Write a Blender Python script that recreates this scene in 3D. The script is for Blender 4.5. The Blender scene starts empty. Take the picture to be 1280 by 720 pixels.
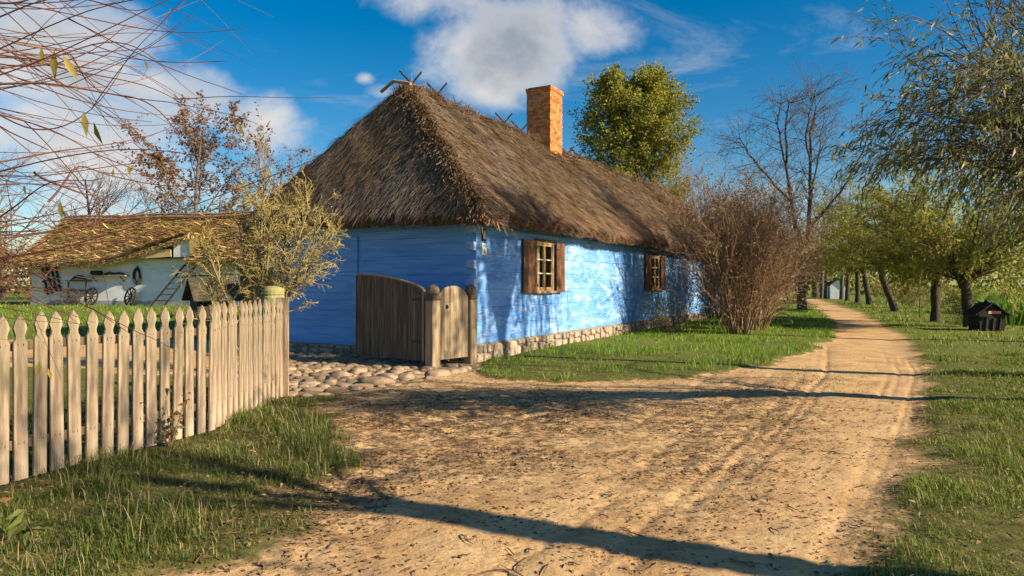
import bpy, math, random
import numpy as np
from math import sin, cos, pi, radians, sqrt, atan2
from mathutils import Vector, Matrix

SC = bpy.context.scene
COL = SC.collection
RNG = np.random.default_rng(11)
random.seed(11)

# ---------------------------------------------------------------- tagging
def thing(name, label, cat, loc=(0, 0, 0), rz=0.0, group=None, parent=None):
    o = bpy.data.objects.new(name, None)
    o.empty_display_size = 0.2
    COL.objects.link(o)
    o.location = loc
    o.rotation_euler = (0, 0, rz)
    if label: o['label'] = label
    if cat: o['category'] = cat
    if group: o['group'] = group
    if parent: o.parent = parent
    return o

def tag(o, label=None, cat=None, group=None, kind=None):
    if label: o['label'] = label
    if cat: o['category'] = cat
    if group: o['group'] = group
    if kind: o['kind'] = kind
    return o

def copy_tree(o, parent=None):
    c = o.copy()
    COL.objects.link(c)
    c.parent = parent
    for ch in list(o.children):
        copy_tree(ch, c)
    return c

# ---------------------------------------------------------------- meshes
def np_mesh(name, V, F, mat, parent=None, smooth=False, mats=None, midx=None, attrs=None):
    """V (n,3); F (m,4) or (m,3) int array."""
    V = np.ascontiguousarray(V, dtype=np.float32)
    F = np.ascontiguousarray(F, dtype=np.int32)
    k = F.shape[1]
    me = bpy.data.meshes.new(name)
    me.vertices.add(len(V)); me.vertices.foreach_set('co', V.ravel())
    me.loops.add(F.size); me.loops.foreach_set('vertex_index', F.ravel())
    me.polygons.add(len(F))
    me.polygons.foreach_set('loop_start', np.arange(0, F.size, k, dtype=np.int32))
    me.polygons.foreach_set('loop_total', np.full(len(F), k, dtype=np.int32))
    if smooth: me.polygons.foreach_set('use_smooth', np.ones(len(F), dtype=bool))
    for m in (mats or [mat]): me.materials.append(m)
    if midx is not None: me.polygons.foreach_set('material_index', np.asarray(midx, dtype=np.int32))
    if attrs:
        for an, av in attrs.items():
            a = me.attributes.new(an, 'FLOAT', 'POINT')
            a.data.foreach_set('value', np.asarray(av, dtype=np.float32))
    me.update(calc_edges=True)
    o = bpy.data.objects.new(name, me)
    COL.objects.link(o)
    if parent: o.parent = parent
    return o

class MB:
    """collects polygons and links them as one mesh"""
    def __init__(s): s.v = []; s.f = []; s.m = []
    def poly(s, pts, mi=0):
        b = len(s.v); s.v += [tuple(p) for p in pts]; s.f.append(tuple(range(b, b + len(pts)))); s.m.append(mi)
    def hexa(s, p, mi=0):
        b = len(s.v); s.v += [tuple(q) for q in p]
        for q in ((0, 3, 2, 1), (4, 5, 6, 7), (0, 1, 5, 4), (1, 2, 6, 5), (2, 3, 7, 6), (3, 0, 4, 7)):
            s.f.append(tuple(b + i for i in q)); s.m.append(mi)
    def box(s, x0, x1, y0, y1, z0, z1, mi=0, M=None):
        p = [(x0, y0, z0), (x1, y0, z0), (x1, y1, z0), (x0, y1, z0), (x0, y0, z1), (x1, y0, z1), (x1, y1, z1), (x0, y1, z1)]
        if M is not None: p = [M @ Vector(q) for q in p]
        s.hexa(p, mi)
    def beam(s, a, b, w, h, mi=0, up=(0, 0, 1)):
        a = Vector(a); b = Vector(b); t = (b - a).normalized(); u = Vector(up)
        if abs(t.dot(u)) > .98: u = Vector((1, 0, 0))
        r = t.cross(u).normalized() * (w / 2); q = r.cross(t).normalized() * (h / 2)
        s.hexa([a - r - q, a + r - q, a + r + q, a - r + q, b - r - q, b + r - q, b + r + q, b - r + q], mi)
    def tube(s, pts, rad, n=8, mi=0, cap=True):
        pts = [Vector(p) for p in pts]
        if not hasattr(rad, '__len__'): rad = [rad] * len(pts)
        ref = None; base = len(s.v)
        for i, p in enumerate(pts):
            t = (pts[min(i + 1, len(pts) - 1)] - pts[max(i - 1, 0)]).normalized()
            if ref is None:
                ref = Vector((0, 0, 1)) if abs(t.z) < .9 else Vector((1, 0, 0))
                ref = (ref - t * ref.dot(t)).normalized()
            else:
                ref = (ref - t * ref.dot(t)).normalized()
            w = t.cross(ref)
            for k in range(n):
                a = 2 * pi * k / n
                s.v.append(tuple(p + (ref * cos(a) + w * sin(a)) * rad[i]))
        for i in range(len(pts) - 1):
            for k in range(n):
                a = base + i * n + k; b = base + i * n + (k + 1) % n
                s.f.append((a, b, b + n, a + n)); s.m.append(mi)
        if cap:
            s.f.append(tuple(base + k for k in range(n))[::-1]); s.m.append(mi)
            e = base + (len(pts) - 1) * n
            s.f.append(tuple(e + k for k in range(n))); s.m.append(mi)
    def lathe(s, prof, c=(0, 0, 0), n=16, mi=0, a0=0.0):
        """prof: list of (r,z) from bottom to top about the vertical"""
        b = len(s.v)
        for r, z in prof:
            for k in range(n):
                a = a0 + 2 * pi * k / n
                s.v.append((c[0] + r * cos(a), c[1] + r * sin(a), c[2] + z))
        for i in range(len(prof) - 1):
            for k in range(n):
                p = b + i * n + k; q = b + i * n + (k + 1) % n
                s.f.append((p, q, q + n, p + n)); s.m.append(mi)
        s.f.append(tuple(b + k for k in range(n))[::-1]); s.m.append(mi)
        e = b + (len(prof) - 1) * n
        s.f.append(tuple(e + k for k in range(n))); s.m.append(mi)
    def extrude(s, outline, y0, y1, mi=0, M=None):
        """outline in (x,z); extruded from y0 to y1"""
        n = len(outline); b = len(s.v)
        P = [(x, y0, z) for x, z in outline] + [(x, y1, z) for x, z in outline]
        if M is not None: P = [M @ Vector(q) for q in P]
        s.v += [tuple(q) for q in P]
        s.f.append(tuple(b + i for i in range(n))); s.m.append(mi)
        s.f.append(tuple(b + n + i for i in range(n))[::-1]); s.m.append(mi)
        for i in range(n):
            j = (i + 1) % n
            s.f.append((b + j, b + i, b + n + i, b + n + j)); s.m.append(mi)
    def build(s, name, mat, parent=None, bevel=0.0, smooth=False, seg=1):
        me = bpy.data.meshes.new(name)
        me.from_pydata(s.v, [], s.f)
        for m in (mat if isinstance(mat, (list, tuple)) else [mat]): me.materials.append(m)
        me.polygons.foreach_set('material_index', s.m)
        if smooth: me.polygons.foreach_set('use_smooth', [True] * len(s.f))
        me.update()
        o = bpy.data.objects.new(name, me)
        COL.objects.link(o)
        if parent: o.parent = parent
        if bevel > 0:
            b = o.modifiers.new('bevel', 'BEVEL'); b.width = bevel; b.segments = seg; b.limit_method = 'ANGLE'; b.angle_limit = radians(40)
        return o

# ---------------------------------------------------------------- noise
def _hash(i, j, seed):
    h = (i.astype(np.int64) * 374761393 + j.astype(np.int64) * 668265263 + seed * 974711) & 0x7fffffff
    h = ((h ^ (h >> 13)) * 1274126177) & 0x7fffffff
    h = h ^ (h >> 16)
    return (h & 0xffff) / 65535.0
def vnoise(x, y, seed=0):
    i = np.floor(x); j = np.floor(y); fx = x - i; fy = y - j
    fx = fx * fx * (3 - 2 * fx); fy = fy * fy * (3 - 2 * fy)
    a = _hash(i, j, seed); b = _hash(i + 1, j, seed); c = _hash(i, j + 1, seed); d = _hash(i + 1, j + 1, seed)
    return (a * (1 - fx) + b * fx) * (1 - fy) + (c * (1 - fx) + d * fx) * fy
def fbm(x, y, seed=0, oct=4):
    s = 0; a = .5; t = 0
    for o in range(oct):
        s = s + a * vnoise(x * 2 ** o + 17.3 * o, y * 2 ** o + 5.1 * o, seed + o); t += a; a *= .5
    return s / t
def sstep(a, b, x):
    t = np.clip((x - a) / (b - a), 0, 1); return t * t * (3 - 2 * t)

# ---------------------------------------------------------------- materials
def rgba(c): return (c[0], c[1], c[2], 1.0)
def mat(name, ramp, scale=4.0, stretch=(1, 1, 1), detail=5.0, rough=.85, bump=.25, bscale=None, bstretch=None,
        island=0.0, translucent=0.0, spec=.25, coord='Object', dist=.02, distort=0.0, island_ramp=None, extra=None, nrough=.55):
    m = bpy.data.materials.new(name); m.use_nodes = True
    nt = m.node_tree; N = nt.nodes; L = nt.links
    bs = N['Principled BSDF']; out = N['Material Output']
    tc = N.new('ShaderNodeTexCoord'); mp = N.new('ShaderNodeMapping'); mp.inputs['Scale'].default_value = stretch
    L.new(tc.outputs[coord], mp.inputs['Vector'])
    nz = N.new('ShaderNodeTexNoise'); nz.inputs['Scale'].default_value = scale; nz.inputs['Detail'].default_value = detail
    nz.inputs['Roughness'].default_value = nrough; nz.inputs['Distortion'].default_value = distort
    L.new(mp.outputs[0], nz.inputs['Vector'])
    cr = N.new('ShaderNodeValToRGB'); e = cr.color_ramp.elements
    while len(e) > 1: e.remove(e[-1])
    e[0].position = ramp[0][0]; e[0].color = rgba(ramp[0][1])
    for p, c in ramp[1:]:
        q = e.new(p); q.color = rgba(c)
    L.new(nz.outputs['Fac'], cr.inputs['Fac'])
    colr = cr.outputs['Color']
    if island_ramp:
        ge = N.new('ShaderNodeNewGeometry'); ir = N.new('ShaderNodeValToRGB'); q = ir.color_ramp.elements
        while len(q) > 1: q.remove(q[-1])
        q[0].position = island_ramp[0][0]; q[0].color = rgba(island_ramp[0][1])
        for p, c in island_ramp[1:]:
            z = q.new(p); z.color = rgba(c)
        L.new(ge.outputs['Random Per Island'], ir.inputs['Fac'])
        mx = N.new('ShaderNodeMix'); mx.data_type = 'RGBA'; mx.blend_type = 'MIX'; mx.inputs[0].default_value = .6
        L.new(colr, mx.inputs[6]); L.new(ir.outputs['Color'], mx.inputs[7]); colr = mx.outputs[2]
    if island > 0:
        ge = N.new('ShaderNodeNewGeometry'); mr = N.new('ShaderNodeMapRange')
        mr.inputs['To Min'].default_value = 1 - island; mr.inputs['To Max'].default_value = 1 + island
        L.new(ge.outputs['Random Per Island'], mr.inputs['Value'])
        hs = N.new('ShaderNodeHueSaturation'); L.new(mr.outputs[0], hs.inputs['Value']); L.new(colr, hs.inputs['Color']); colr = hs.outputs['Color']
    if extra: colr = extra(nt, tc, colr)
    L.new(colr, bs.inputs['Base Color'])
    bs.inputs['Roughness'].default_value = rough
    bs.inputs['Specular IOR Level'].default_value = spec
    if bump > 0:
        bz = N.new('ShaderNodeTexNoise'); bz.inputs['Scale'].default_value = bscale or scale * 4; bz.inputs['Detail'].default_value = 6
        mp2 = N.new('ShaderNodeMapping'); mp2.inputs['Scale'].default_value = bstretch or stretch
        L.new(tc.outputs[coord], mp2.inputs['Vector']); L.new(mp2.outputs[0], bz.inputs['Vector'])
        bp = N.new('ShaderNodeBump'); bp.inputs['Strength'].default_value = bump; bp.inputs['Distance'].default_value = dist
        L.new(bz.outputs['Fac'], bp.inputs['Height']); L.new(bp.outputs[0], bs.inputs['Normal'])
    if translucent > 0:
        tr = N.new('ShaderNodeBsdfTranslucent'); L.new(colr, tr.inputs['Color'])
        ms = N.new('ShaderNodeMixShader'); ms.inputs[0].default_value = translucent
        L.new(bs.outputs[0], ms.inputs[1]); L.new(tr.outputs[0], ms.inputs[2]); L.new(ms.outputs[0], out.inputs['Surface'])
    return m

def second_noise(c, scale, lo, hi, stretch=(1, 1, 1), amount=1.0, detail=4):
    """returns a node callback: blends colour c over the base where a noise is high"""
    def cb(nt, tc, col):
        N = nt.nodes; L = nt.links
        mp = N.new('ShaderNodeMapping'); mp.inputs['Scale'].default_value = stretch; mp.inputs['Location'].default_value = (3.7, 1.3, 8.1)
        L.new(tc.outputs['Object'], mp.inputs['Vector'])
        n = N.new('ShaderNodeTexNoise'); n.inputs['Scale'].default_value = scale; n.inputs['Detail'].default_value = detail
        L.new(mp.outputs[0], n.inputs['Vector'])
        r = N.new('ShaderNodeMapRange'); r.inputs['From Min'].default_value = lo; r.inputs['From Max'].default_value = hi; r.inputs['To Max'].default_value = amount
        L.new(n.outputs['Fac'], r.inputs['Value'])
        mx = N.new('ShaderNodeMix'); mx.data_type = 'RGBA'; L.new(r.outputs[0], mx.inputs[0]); L.new(col, mx.inputs[6]); mx.inputs[7].default_value = rgba(c)
        return mx.outputs[2]
    return cb
def chain(*cbs):
    def cb(nt, tc, col):
        for c in cbs: col = c(nt, tc, col)
        return col
    return cb

# ---------------------------------------------------------------- camera / photo geometry
CAM_H = 1.6; FPX = 868.0; HZ = 356.0
def gp(px, py, z=0.0):
    """the point of the ground plane seen at a photo position (used to lay the site out)"""
    Y = (CAM_H - z) * FPX / (py - HZ)
    return np.array([(px - 640) / FPX * Y, Y])
def at(px, py, Y): return Vector(((px - 640) / FPX * Y, Y, CAM_H + (HZ - py) / FPX * Y))

SUN_EL = radians(26); SUN_DIR = Vector((.92, -.39, 0)).normalized()
C0 = np.array([-.767, 14.8]); D1 = np.array([.4816, .8764]); D2 = np.array([-.8764, .4816])
HROT = atan2(D1[1], D1[0])
def house(x, y): return C0 + D1 * x + D2 * y

def poly_sdf(px, py, poly):
    """signed distance, positive inside"""
    n = len(poly); d = np.full(px.shape, 1e9); ins = np.zeros(px.shape, bool)
    for i in range(n):
        ax, ay = poly[i]; bx, by = poly[(i + 1) % n]
        ex, ey = bx - ax, by - ay; wx, wy = px - ax, py - ay
        t = np.clip((wx * ex + wy * ey) / (ex * ex + ey * ey + 1e-12), 0, 1)
        d = np.minimum(d, (wx - ex * t) ** 2 + (wy - ey * t) ** 2)
        c = ((ay > py) != (by > py)) & (px < (bx - ax) * (py - ay) / (by - ay + 1e-12) + ax)
        ins ^= c
    d = np.sqrt(d)
    return np.where(ins, d, -d)
# ================================================================ ground
RIGHT = [(.2, -6), (.6, 0), (1.3, 2.2)] + [tuple(gp(*p)) for p in ((1095, 720), (1105, 680), (1130, 620), (1150, 560), (1165, 500), (1165, 460), (1140, 425), (1080, 390), (1030, 374))] + [(37, 90)]
LEFTE = [tuple(gp(*p)) for p in ((603, 466), (640, 474), (700, 477), (800, 474), (880, 468), (960, 455), (1020, 435), (1045, 415), (1040, 400), (1020, 388), (1008, 376))] + [(31, 86)]
GRASS_HOUSE = LEFTE + [(31, 120), (14, 60)] + [tuple(house(26, .3)), tuple(house(0.2, .0))]
GRASS_LEFT = [tuple(gp(*p)) for p in ((352, 489), (388, 497), (400, 512), (408, 542), (398, 582), (362, 622), (318, 654), (262, 690), (205, 720))] + [(-2.0, 2.6), (-2.2, -8), (-60, -8), (-60, 30), (-3.9, 11.6), (-3.6, 10)]
GRASS_RIGHT = RIGHT + [(60, 130), (300, 130), (300, -8), (.3, -8)]
def farfield(x, y): return (y > 46) & (x < 20) | (y > 84)
def rx(y): return np.interp(y, [p[1] for p in RIGHT], [p[0] for p in RIGHT])
YARD = [(-70, 20), (-14, 20), (-6.2, 17.7), tuple(house(-.3, 5.5)), (-4.2, 12), (-12, 14), (-70, 16)]
COBBLE = [tuple(gp(350, 494)), tuple(gp(405, 492)), tuple(gp(470, 483)), tuple(gp(520, 476)), tuple(gp(560, 466)), tuple(gp(604, 459)), tuple(house(0, 0)), tuple(house(-.02, 6.1)), (-7.5, 17), (-5.5, 13)]

def masks(x, y):
    n = fbm(x * 1.1, y * 1.1, 3, 4) - .5
    n2 = fbm(x * 5, y * 5, 9, 3) - .5
    w = .85 * n + .30 * n2
    far = np.clip(y / 14, 1, 4)
    gh = poly_sdf(x, y, GRASS_HOUSE) + w * .9
    gl = poly_sdf(x, y, GRASS_LEFT) + w * 1.7
    gr = poly_sdf(x, y, GRASS_RIGHT) + w * .95
    yd = np.where((x < -3.4) & (y > 20), 1.0, -1.0)
    g = np.maximum.reduce([sstep(-.12, .16, gh), sstep(-.55, .55, gl), sstep(-.40, .50, gr), np.where(farfield(x, y) | (yd > 0), 1.0, 0.0)])
    cb = sstep(-.1, .1, poly_sdf(x, y, COBBLE))
    g = g * (1 - cb)
    return g, cb

def churn(x, y):
    """how trampled and littered the sand is"""
    a = np.exp(-(((x + .6) / 2.3) ** 2 + ((y - 8.3) / 2.6) ** 2))
    b = np.exp(-(((x - 2.0 - (y - 7) * .45) / .9) ** 2 + ((y - 8) / 3.2) ** 2)) * .8
    c = np.exp(-(((x - 1.0) / .9) ** 2 + ((y - 5.0) / 1.4) ** 2)) * .3
    d = np.exp(-(((x + 1.3) / .7) ** 2 + ((y - 6.5) / 2.0) ** 2)) * 1.0
    return np.clip(np.maximum.reduce([a, b, c, d]), 0, 1)

def ground_h(x, y, fine=True):
    x = np.asarray(x, float); y = np.asarray(y, float)
    z = .22 * sstep(16, 27, y) * sstep(-3, -9, x + (y - 16) * .12)
    z = z + .05 * (fbm(x * .35, y * .35, 21, 2) - .5) * sstep(1.0, 4, y)
    if not fine: return z
    g, cb = masks(x, y)
    s = (1 - g) * (1 - cb)
    ch = churn(x, y)
    near = sstep(26, 12, y)
    z = z + s * near * (.010 + .036 * ch) * (fbm(x * 2.6, y * 4.2, 5, 4) - .5) * 2
    z = z + s * near * (.006 + .022 * ch) * (fbm(x * 9, y * 12, 6, 3) - .5) * 2
    # wheel tracks following the right edge of the road
    off = (rx(y) - x) / np.clip(1.0 + (y - 8) * .04, .6, 3)
    wob = .10 * (fbm(x * .0 + 4.2, y * .5, 8, 2) - .5)
    tr = 0
    for o, w_, dpt in ((.20, .035, .016), (.30, .03, .014), (.40, .035, .018), (.52, .03, .014), (.66, .035, .014), (.45, .22, .014), (1.55, .04, .014), (1.68, .05, .020), (1.82, .04, .016), (2.0, .05, .014), (1.8, .25, .014), (2.5, .05, .014), (2.65, .05, .012), (3.4, .06, .014)):
        tr = tr - .65 * dpt * np.exp(-((off + wob + .10 * (fbm(x * .0 + o * 9, y * .35, 18, 2) - .5) - o) / w_) ** 2) * sstep(.32, .68, fbm(x * .0 + o * 13, y * .45, 31, 3)) * 1.6
    z = z + tr * s * sstep(60, 20, y)
    z = z - s * .035 * sstep(0, .5, s)
    z = z + g * .02 * (fbm(x * 4, y * 4, 14, 3) - .5) * sstep(30, 15, y)
    z = z - cb * .05
    return z

def axis(lo, dlo, dhi, hi, step, grow):
    a = list(np.arange(dlo, dhi, step)); s = step; v = a[-1]
    while v < hi: s = min(s * grow, 60); v += s; a.append(v)
    s = step; v = a[0]; b = []
    while v > lo: s = min(s * grow, 60); v -= s; b.append(v)
    return np.array(b[::-1] + a)
gx = axis(-700, -5.2, 8.4, 700, .034, 1.07)
gy = axis(-60, 3.2, 15.5, 1500, .045, 1.045)
GX, GY = np.meshgrid(gx, gy)
xx = GX.ravel(); yy = GY.ravel()
gm, cm = masks(xx, yy)
zz = ground_h(xx, yy)
nx, ny = len(gx), len(gy)
idx = np.arange(nx * ny).reshape(ny, nx)
FQ = np.stack([idx[:-1, :-1], idx[:-1, 1:], idx[1:, 1:], idx[1:, :-1]], -1).reshape(-1, 4)
chv = churn(xx, yy)
offv = rx(yy) - xx
trk = np.zeros_like(xx)
for o_, w_ in ((.20, .04), (.30, .03), (.40, .04), (.52, .03), (.66, .04), (1.55, .04), (1.68, .05), (1.82, .04), (2.0, .05), (2.5, .05), (2.65, .05), (3.4, .06)):
    trk += np.exp(-((offv / np.clip(1 + (yy - 8) * .04, .6, 3) + .10 * (fbm(xx * 0 + 4.2, yy * .5, 8, 2) - .5) - o_) / w_) ** 2)

def ground_material():
    m = bpy.data.materials.new('sandy_ground'); m.use_nodes = True
    nt = m.node_tree; N = nt.nodes; L = nt.links; bs = N['Principled BSDF']
    tc = N.new('ShaderNodeTexCoord')
    def noise(scale, detail=6, st=(1, 1, 1), rough=.6):
        mp = N.new('ShaderNodeMapping'); mp.inputs['Scale'].default_value = st; L.new(tc.outputs['Object'], mp.inputs[0])
        n = N.new('ShaderNodeTexNoise'); n.inputs['Scale'].default_value = scale; n.inputs['Detail'].default_value = detail; n.inputs['Roughness'].default_value = rough
        L.new(mp.outputs[0], n.inputs['Vector']); return n.outputs['Fac']
    def ramp(f, st):
        r = N.new('ShaderNodeValToRGB'); e = r.color_ramp.elements
        while len(e) > 1: e.remove(e[-1])
        e[0].position = st[0][0]; e[0].color = rgba(st[0][1])
        for p, c in st[1:]:
            q = e.new(p); q.color = rgba(c)
        L.new(f, r.inputs[0]); return r.outputs[0]
    def mix(f, a, b):
        x = N.new('ShaderNodeMix'); x.data_type = 'RGBA'
        L.new(f, x.inputs[0]); L.new(a, x.inputs[6]); L.new(b, x.inputs[7]); return x.outputs[2]
    def math_(op, a, b=None, c=None):
        x = N.new('ShaderNodeMath'); x.operation = op
        for i, q in enumerate((a, b, c)):
            if q is None: continue
            if isinstance(q, (int, float)): x.inputs[i].default_value = q
            else: L.new(q, x.inputs[i])
        return x.outputs[0]
    def mr(f, a, b, c=0, d=1):
        x = N.new('ShaderNodeMapRange'); x.inputs[1].default_value = a; x.inputs[2].default_value = b; x.inputs[3].default_value = c; x.inputs[4].default_value = d
        L.new(f, x.inputs[0]); return x.outputs[0]
    def att(n):
        a = N.new('ShaderNodeAttribute'); a.attribute_name = n; return a.outputs['Fac']
    sand = ramp(noise(1.6, 8), [(.25, (.36, .205, .085)), (.48, (.55, .345, .16)), (.75, (.68, .47, .24))])
    sand = mix(mr(noise(38, 4), .40, .75, 0, .28), sand, ramp(noise(9, 3), [(.3, (.20, .13, .07)), (.7, (.40, .29, .17))]))
    # litter and humus pressed into the trampled sand
    lit = math_('MULTIPLY', mr(noise(8, 8, (1, 2.0, 1), .75), .49, .58), math_('ADD', math_('MULTIPLY', att('churn'), 1.05), .04))
    sand = mix(lit, sand, ramp(noise(50, 3), [(.3, (.055, .030, .016)), (.7, (.15, .09, .048))]))
    lit2 = math_('MULTIPLY', mr(noise(2.6, 6), .42, .60), math_('MULTIPLY', att('churn'), .62))
    sand = mix(lit2, sand, ramp(noise(24, 4), [(.3, (.12, .078, .045)), (.7, (.26, .18, .10))]))
    sand = mix(math_('MULTIPLY', att('track'), .35), sand, ramp(noise(14, 5), [(.3, (.30, .215, .13)), (.7, (.40, .29, .18))]))
    soil = ramp(noise(7, 6), [(.3, (.05, .05, .016)), (.5, (.11, .105, .028)), (.75, (.20, .155, .065))])
    far = ramp(noise(.6, 8), [(.3, (.08, .12, .02)), (.55, (.15, .18, .03)), (.8, (.22, .20, .05))])
    ge = N.new('ShaderNodeNewGeometry'); sx = N.new('ShaderNodeSeparateXYZ'); L.new(ge.outputs['Position'], sx.inputs[0])
    gcol = mix(mr(sx.outputs['Y'], 9, 24), soil, far)
    gmask = math_('ADD', att('grass'), mr(noise(11, 5), .3, .7, -.18, .18))
    edge = mr(gmask, .12, .5)
    col = mix(mr(gmask, .04, .30, 0, .6), sand, ramp(noise(20, 5), [(.3, (.10, .065, .035)), (.7, (.24, .165, .09))]))
    col = mix(edge, col, gcol)
    col = mix(att('cobble'), col, ramp(noise(13, 5), [(.3, (.20, .135, .075)), (.7, (.38, .27, .16))]))
    L.new(col, bs.inputs['Base Color']); bs.inputs['Roughness'].default_value = .95; bs.inputs['Specular IOR Level'].default_value = .1
    bp = N.new('ShaderNodeBump'); bp.inputs['Strength'].default_value = .6; bp.inputs['Distance'].default_value = .03
    L.new(math_('ADD', math_('MULTIPLY', noise(26, 7), .7), math_('MULTIPLY', lit, .35)), bp.inputs['Height']); L.new(bp.outputs[0], bs.inputs['Normal'])
    return m
GROUND = np_mesh('ground', np.stack([xx, yy, zz], 1), FQ, ground_material(), smooth=True,
                 attrs={'grass': gm, 'cobble': cm, 'churn': chv, 'track': np.clip(trk * sstep(.35, .7, fbm(xx * .8, yy * .5, 33, 3)), 0, 1)})
GROUND['kind'] = 'structure'

# ---------------------------------------------------------------- grass blades
def blades(P, hgt, wid, lean, ang):
    """bent three-part blades as quads (two quads, folded tip)"""
    n = len(P); ca, sa = np.cos(ang), np.sin(ang)
    side = np.stack([-sa, ca, np.zeros(n)], 1) * wid[:, None] / 2
    fwd = np.stack([ca, sa, np.zeros(n)], 1)
    up = np.array([0, 0, 1.0])
    m = P + fwd * (lean * hgt * .35)[:, None] + up * (hgt * .6)[:, None]
    t = P + fwd * (lean * hgt)[:, None] + up * (hgt * (1 - .35 * lean))[:, None]
    V = np.concatenate([P - side, P + side, m + side * .75, m - side * .75, t + side * .12, t - side * .12], 1).reshape(-1, 3)
    b = np.arange(n)[:, None] * 6
    F = np.concatenate([b + np.array([[0, 1, 2, 3]]), b + np.array([[3, 2, 4, 5]])], 0)
    return V, F
def scatter(n, x0, x1, y0, y1, keep):
    x = RNG.uniform(x0, x1, n); y = RNG.uniform(y0, y1, n)
    p = keep(x, y); k = RNG.random(n) < p
    return x[k], y[k]
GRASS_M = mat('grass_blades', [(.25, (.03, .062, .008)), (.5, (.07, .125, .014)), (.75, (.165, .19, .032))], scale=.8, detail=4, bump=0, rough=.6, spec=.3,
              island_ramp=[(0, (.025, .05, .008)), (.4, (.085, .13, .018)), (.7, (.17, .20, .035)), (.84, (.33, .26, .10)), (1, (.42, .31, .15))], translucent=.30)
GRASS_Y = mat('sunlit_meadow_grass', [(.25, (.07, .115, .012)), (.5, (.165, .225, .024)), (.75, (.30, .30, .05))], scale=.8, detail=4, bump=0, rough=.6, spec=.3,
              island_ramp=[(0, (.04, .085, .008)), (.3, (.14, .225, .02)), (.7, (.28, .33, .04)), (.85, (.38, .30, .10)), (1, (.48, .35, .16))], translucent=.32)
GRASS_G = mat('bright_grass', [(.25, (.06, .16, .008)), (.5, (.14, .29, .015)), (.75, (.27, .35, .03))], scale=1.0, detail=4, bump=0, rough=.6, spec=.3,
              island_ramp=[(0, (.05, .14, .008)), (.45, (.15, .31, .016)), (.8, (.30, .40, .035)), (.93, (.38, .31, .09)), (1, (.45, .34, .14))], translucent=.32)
def grass_patch(name, n, box, hgt, wid, m, label, cond, dens=lambda x, y: 1.0, tuft=.5, holes=.45):
    def keep(x, y):
        g, cb = masks(x, y)
        t = fbm(x * 2.2, y * 2.2, 44, 3)
        hole = 1 - holes * sstep(.52, .66, fbm(x * .9 + 3, y * .9, 47, 3))
        return hole * sstep(.25, .9, g) * cond(x, y) * dens(x, y) * (1 - tuft + tuft * sstep(.35, .6, t))
    x, y = scatter(n, *box, keep)
    z = ground_h(x, y)
    P = np.stack([x, y, z - .005], 1)
    dist = np.clip(y / 6, 1, 8)
    t = fbm(x * 1.3, y * 1.3, 77, 3)
    h = hgt * RNG.uniform(.45, 1.25, len(x)) * (.25 + 1.5 * sstep(.25, .75, t))
    w = wid * RNG.uniform(.6, 1.3, len(x)) * dist ** .75
    V, F = blades(P, h, w, RNG.uniform(.15, 1.1, len(x)), RNG.uniform(0, 2 * pi, len(x)))
    o = np_mesh(name, V, F, m)
    tag(o, label, 'grass', kind='stuff')
    return o
one = lambda x, y: np.ones_like(x)
fence_side = lambda x, y: np.where(x > np.interp(y, [0, 5.58, 7.55, 9.8, 11], [-6.2, -4.0, -3.25, -3.22, -3.2]), 1.0, 0.35)
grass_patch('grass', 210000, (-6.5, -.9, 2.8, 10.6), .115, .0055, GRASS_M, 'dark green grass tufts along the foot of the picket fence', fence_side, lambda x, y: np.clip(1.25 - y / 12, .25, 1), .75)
grass_patch('grass', 200000, (-3, 20, 11.3, 50), .11, .0065, GRASS_G, 'bright green lawn strip below the blue cottage wall', lambda x, y: (poly_sdf(x, y, GRASS_HOUSE) > -.5) * 1.0, lambda x, y: np.clip(13.0 / y, .1, 1) ** 1.2, .2)
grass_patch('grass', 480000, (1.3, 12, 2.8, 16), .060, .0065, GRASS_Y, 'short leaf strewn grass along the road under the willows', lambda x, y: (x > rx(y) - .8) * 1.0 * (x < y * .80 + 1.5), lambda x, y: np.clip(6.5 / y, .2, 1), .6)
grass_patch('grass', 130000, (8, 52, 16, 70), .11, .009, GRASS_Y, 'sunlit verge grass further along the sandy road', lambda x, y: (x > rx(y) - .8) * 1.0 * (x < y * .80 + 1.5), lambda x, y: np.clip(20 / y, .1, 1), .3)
grass_patch('grass', 45000, (-42, -4.5, 13, 50), .12, .008, GRASS_G, 'green yard grass behind the picket fence', lambda x, y: (x < -3.6) * 1.0 * (poly_sdf(x, y, [tuple(house(-.3, -.3)), tuple(house(27, -.3)), tuple(house(27, 7)), tuple(house(-.3, 7))]) < 0), lambda x, y: np.clip(22 / y, .2, 1), .2)
DEADGRASS = mat('dead_grass_stems', [(.3, (.26, .19, .09)), (.7, (.46, .36, .19))], scale=2, bump=0, rough=.8, island=.3, translucent=.2)
grass_patch('dry_grass', 5200, (-6.0, -1.0, 2.8, 10), .26, .0038, DEADGRASS, 'long dead grass stems between the green tufts by the fence', fence_side, lambda x, y: np.clip(1.25 - y / 12, .25, 1), .8)
grass_patch('dry_grass', 9000, (1.3, 12, 2.8, 15), .09, .0045, DEADGRASS, 'short dead grass stems in the verge under the willows', lambda x, y: (x > rx(y) - .8) * 1.0 * (x < y * .80 + 1.5), lambda x, y: np.clip(6.5 / y, .2, 1), .6)
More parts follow.
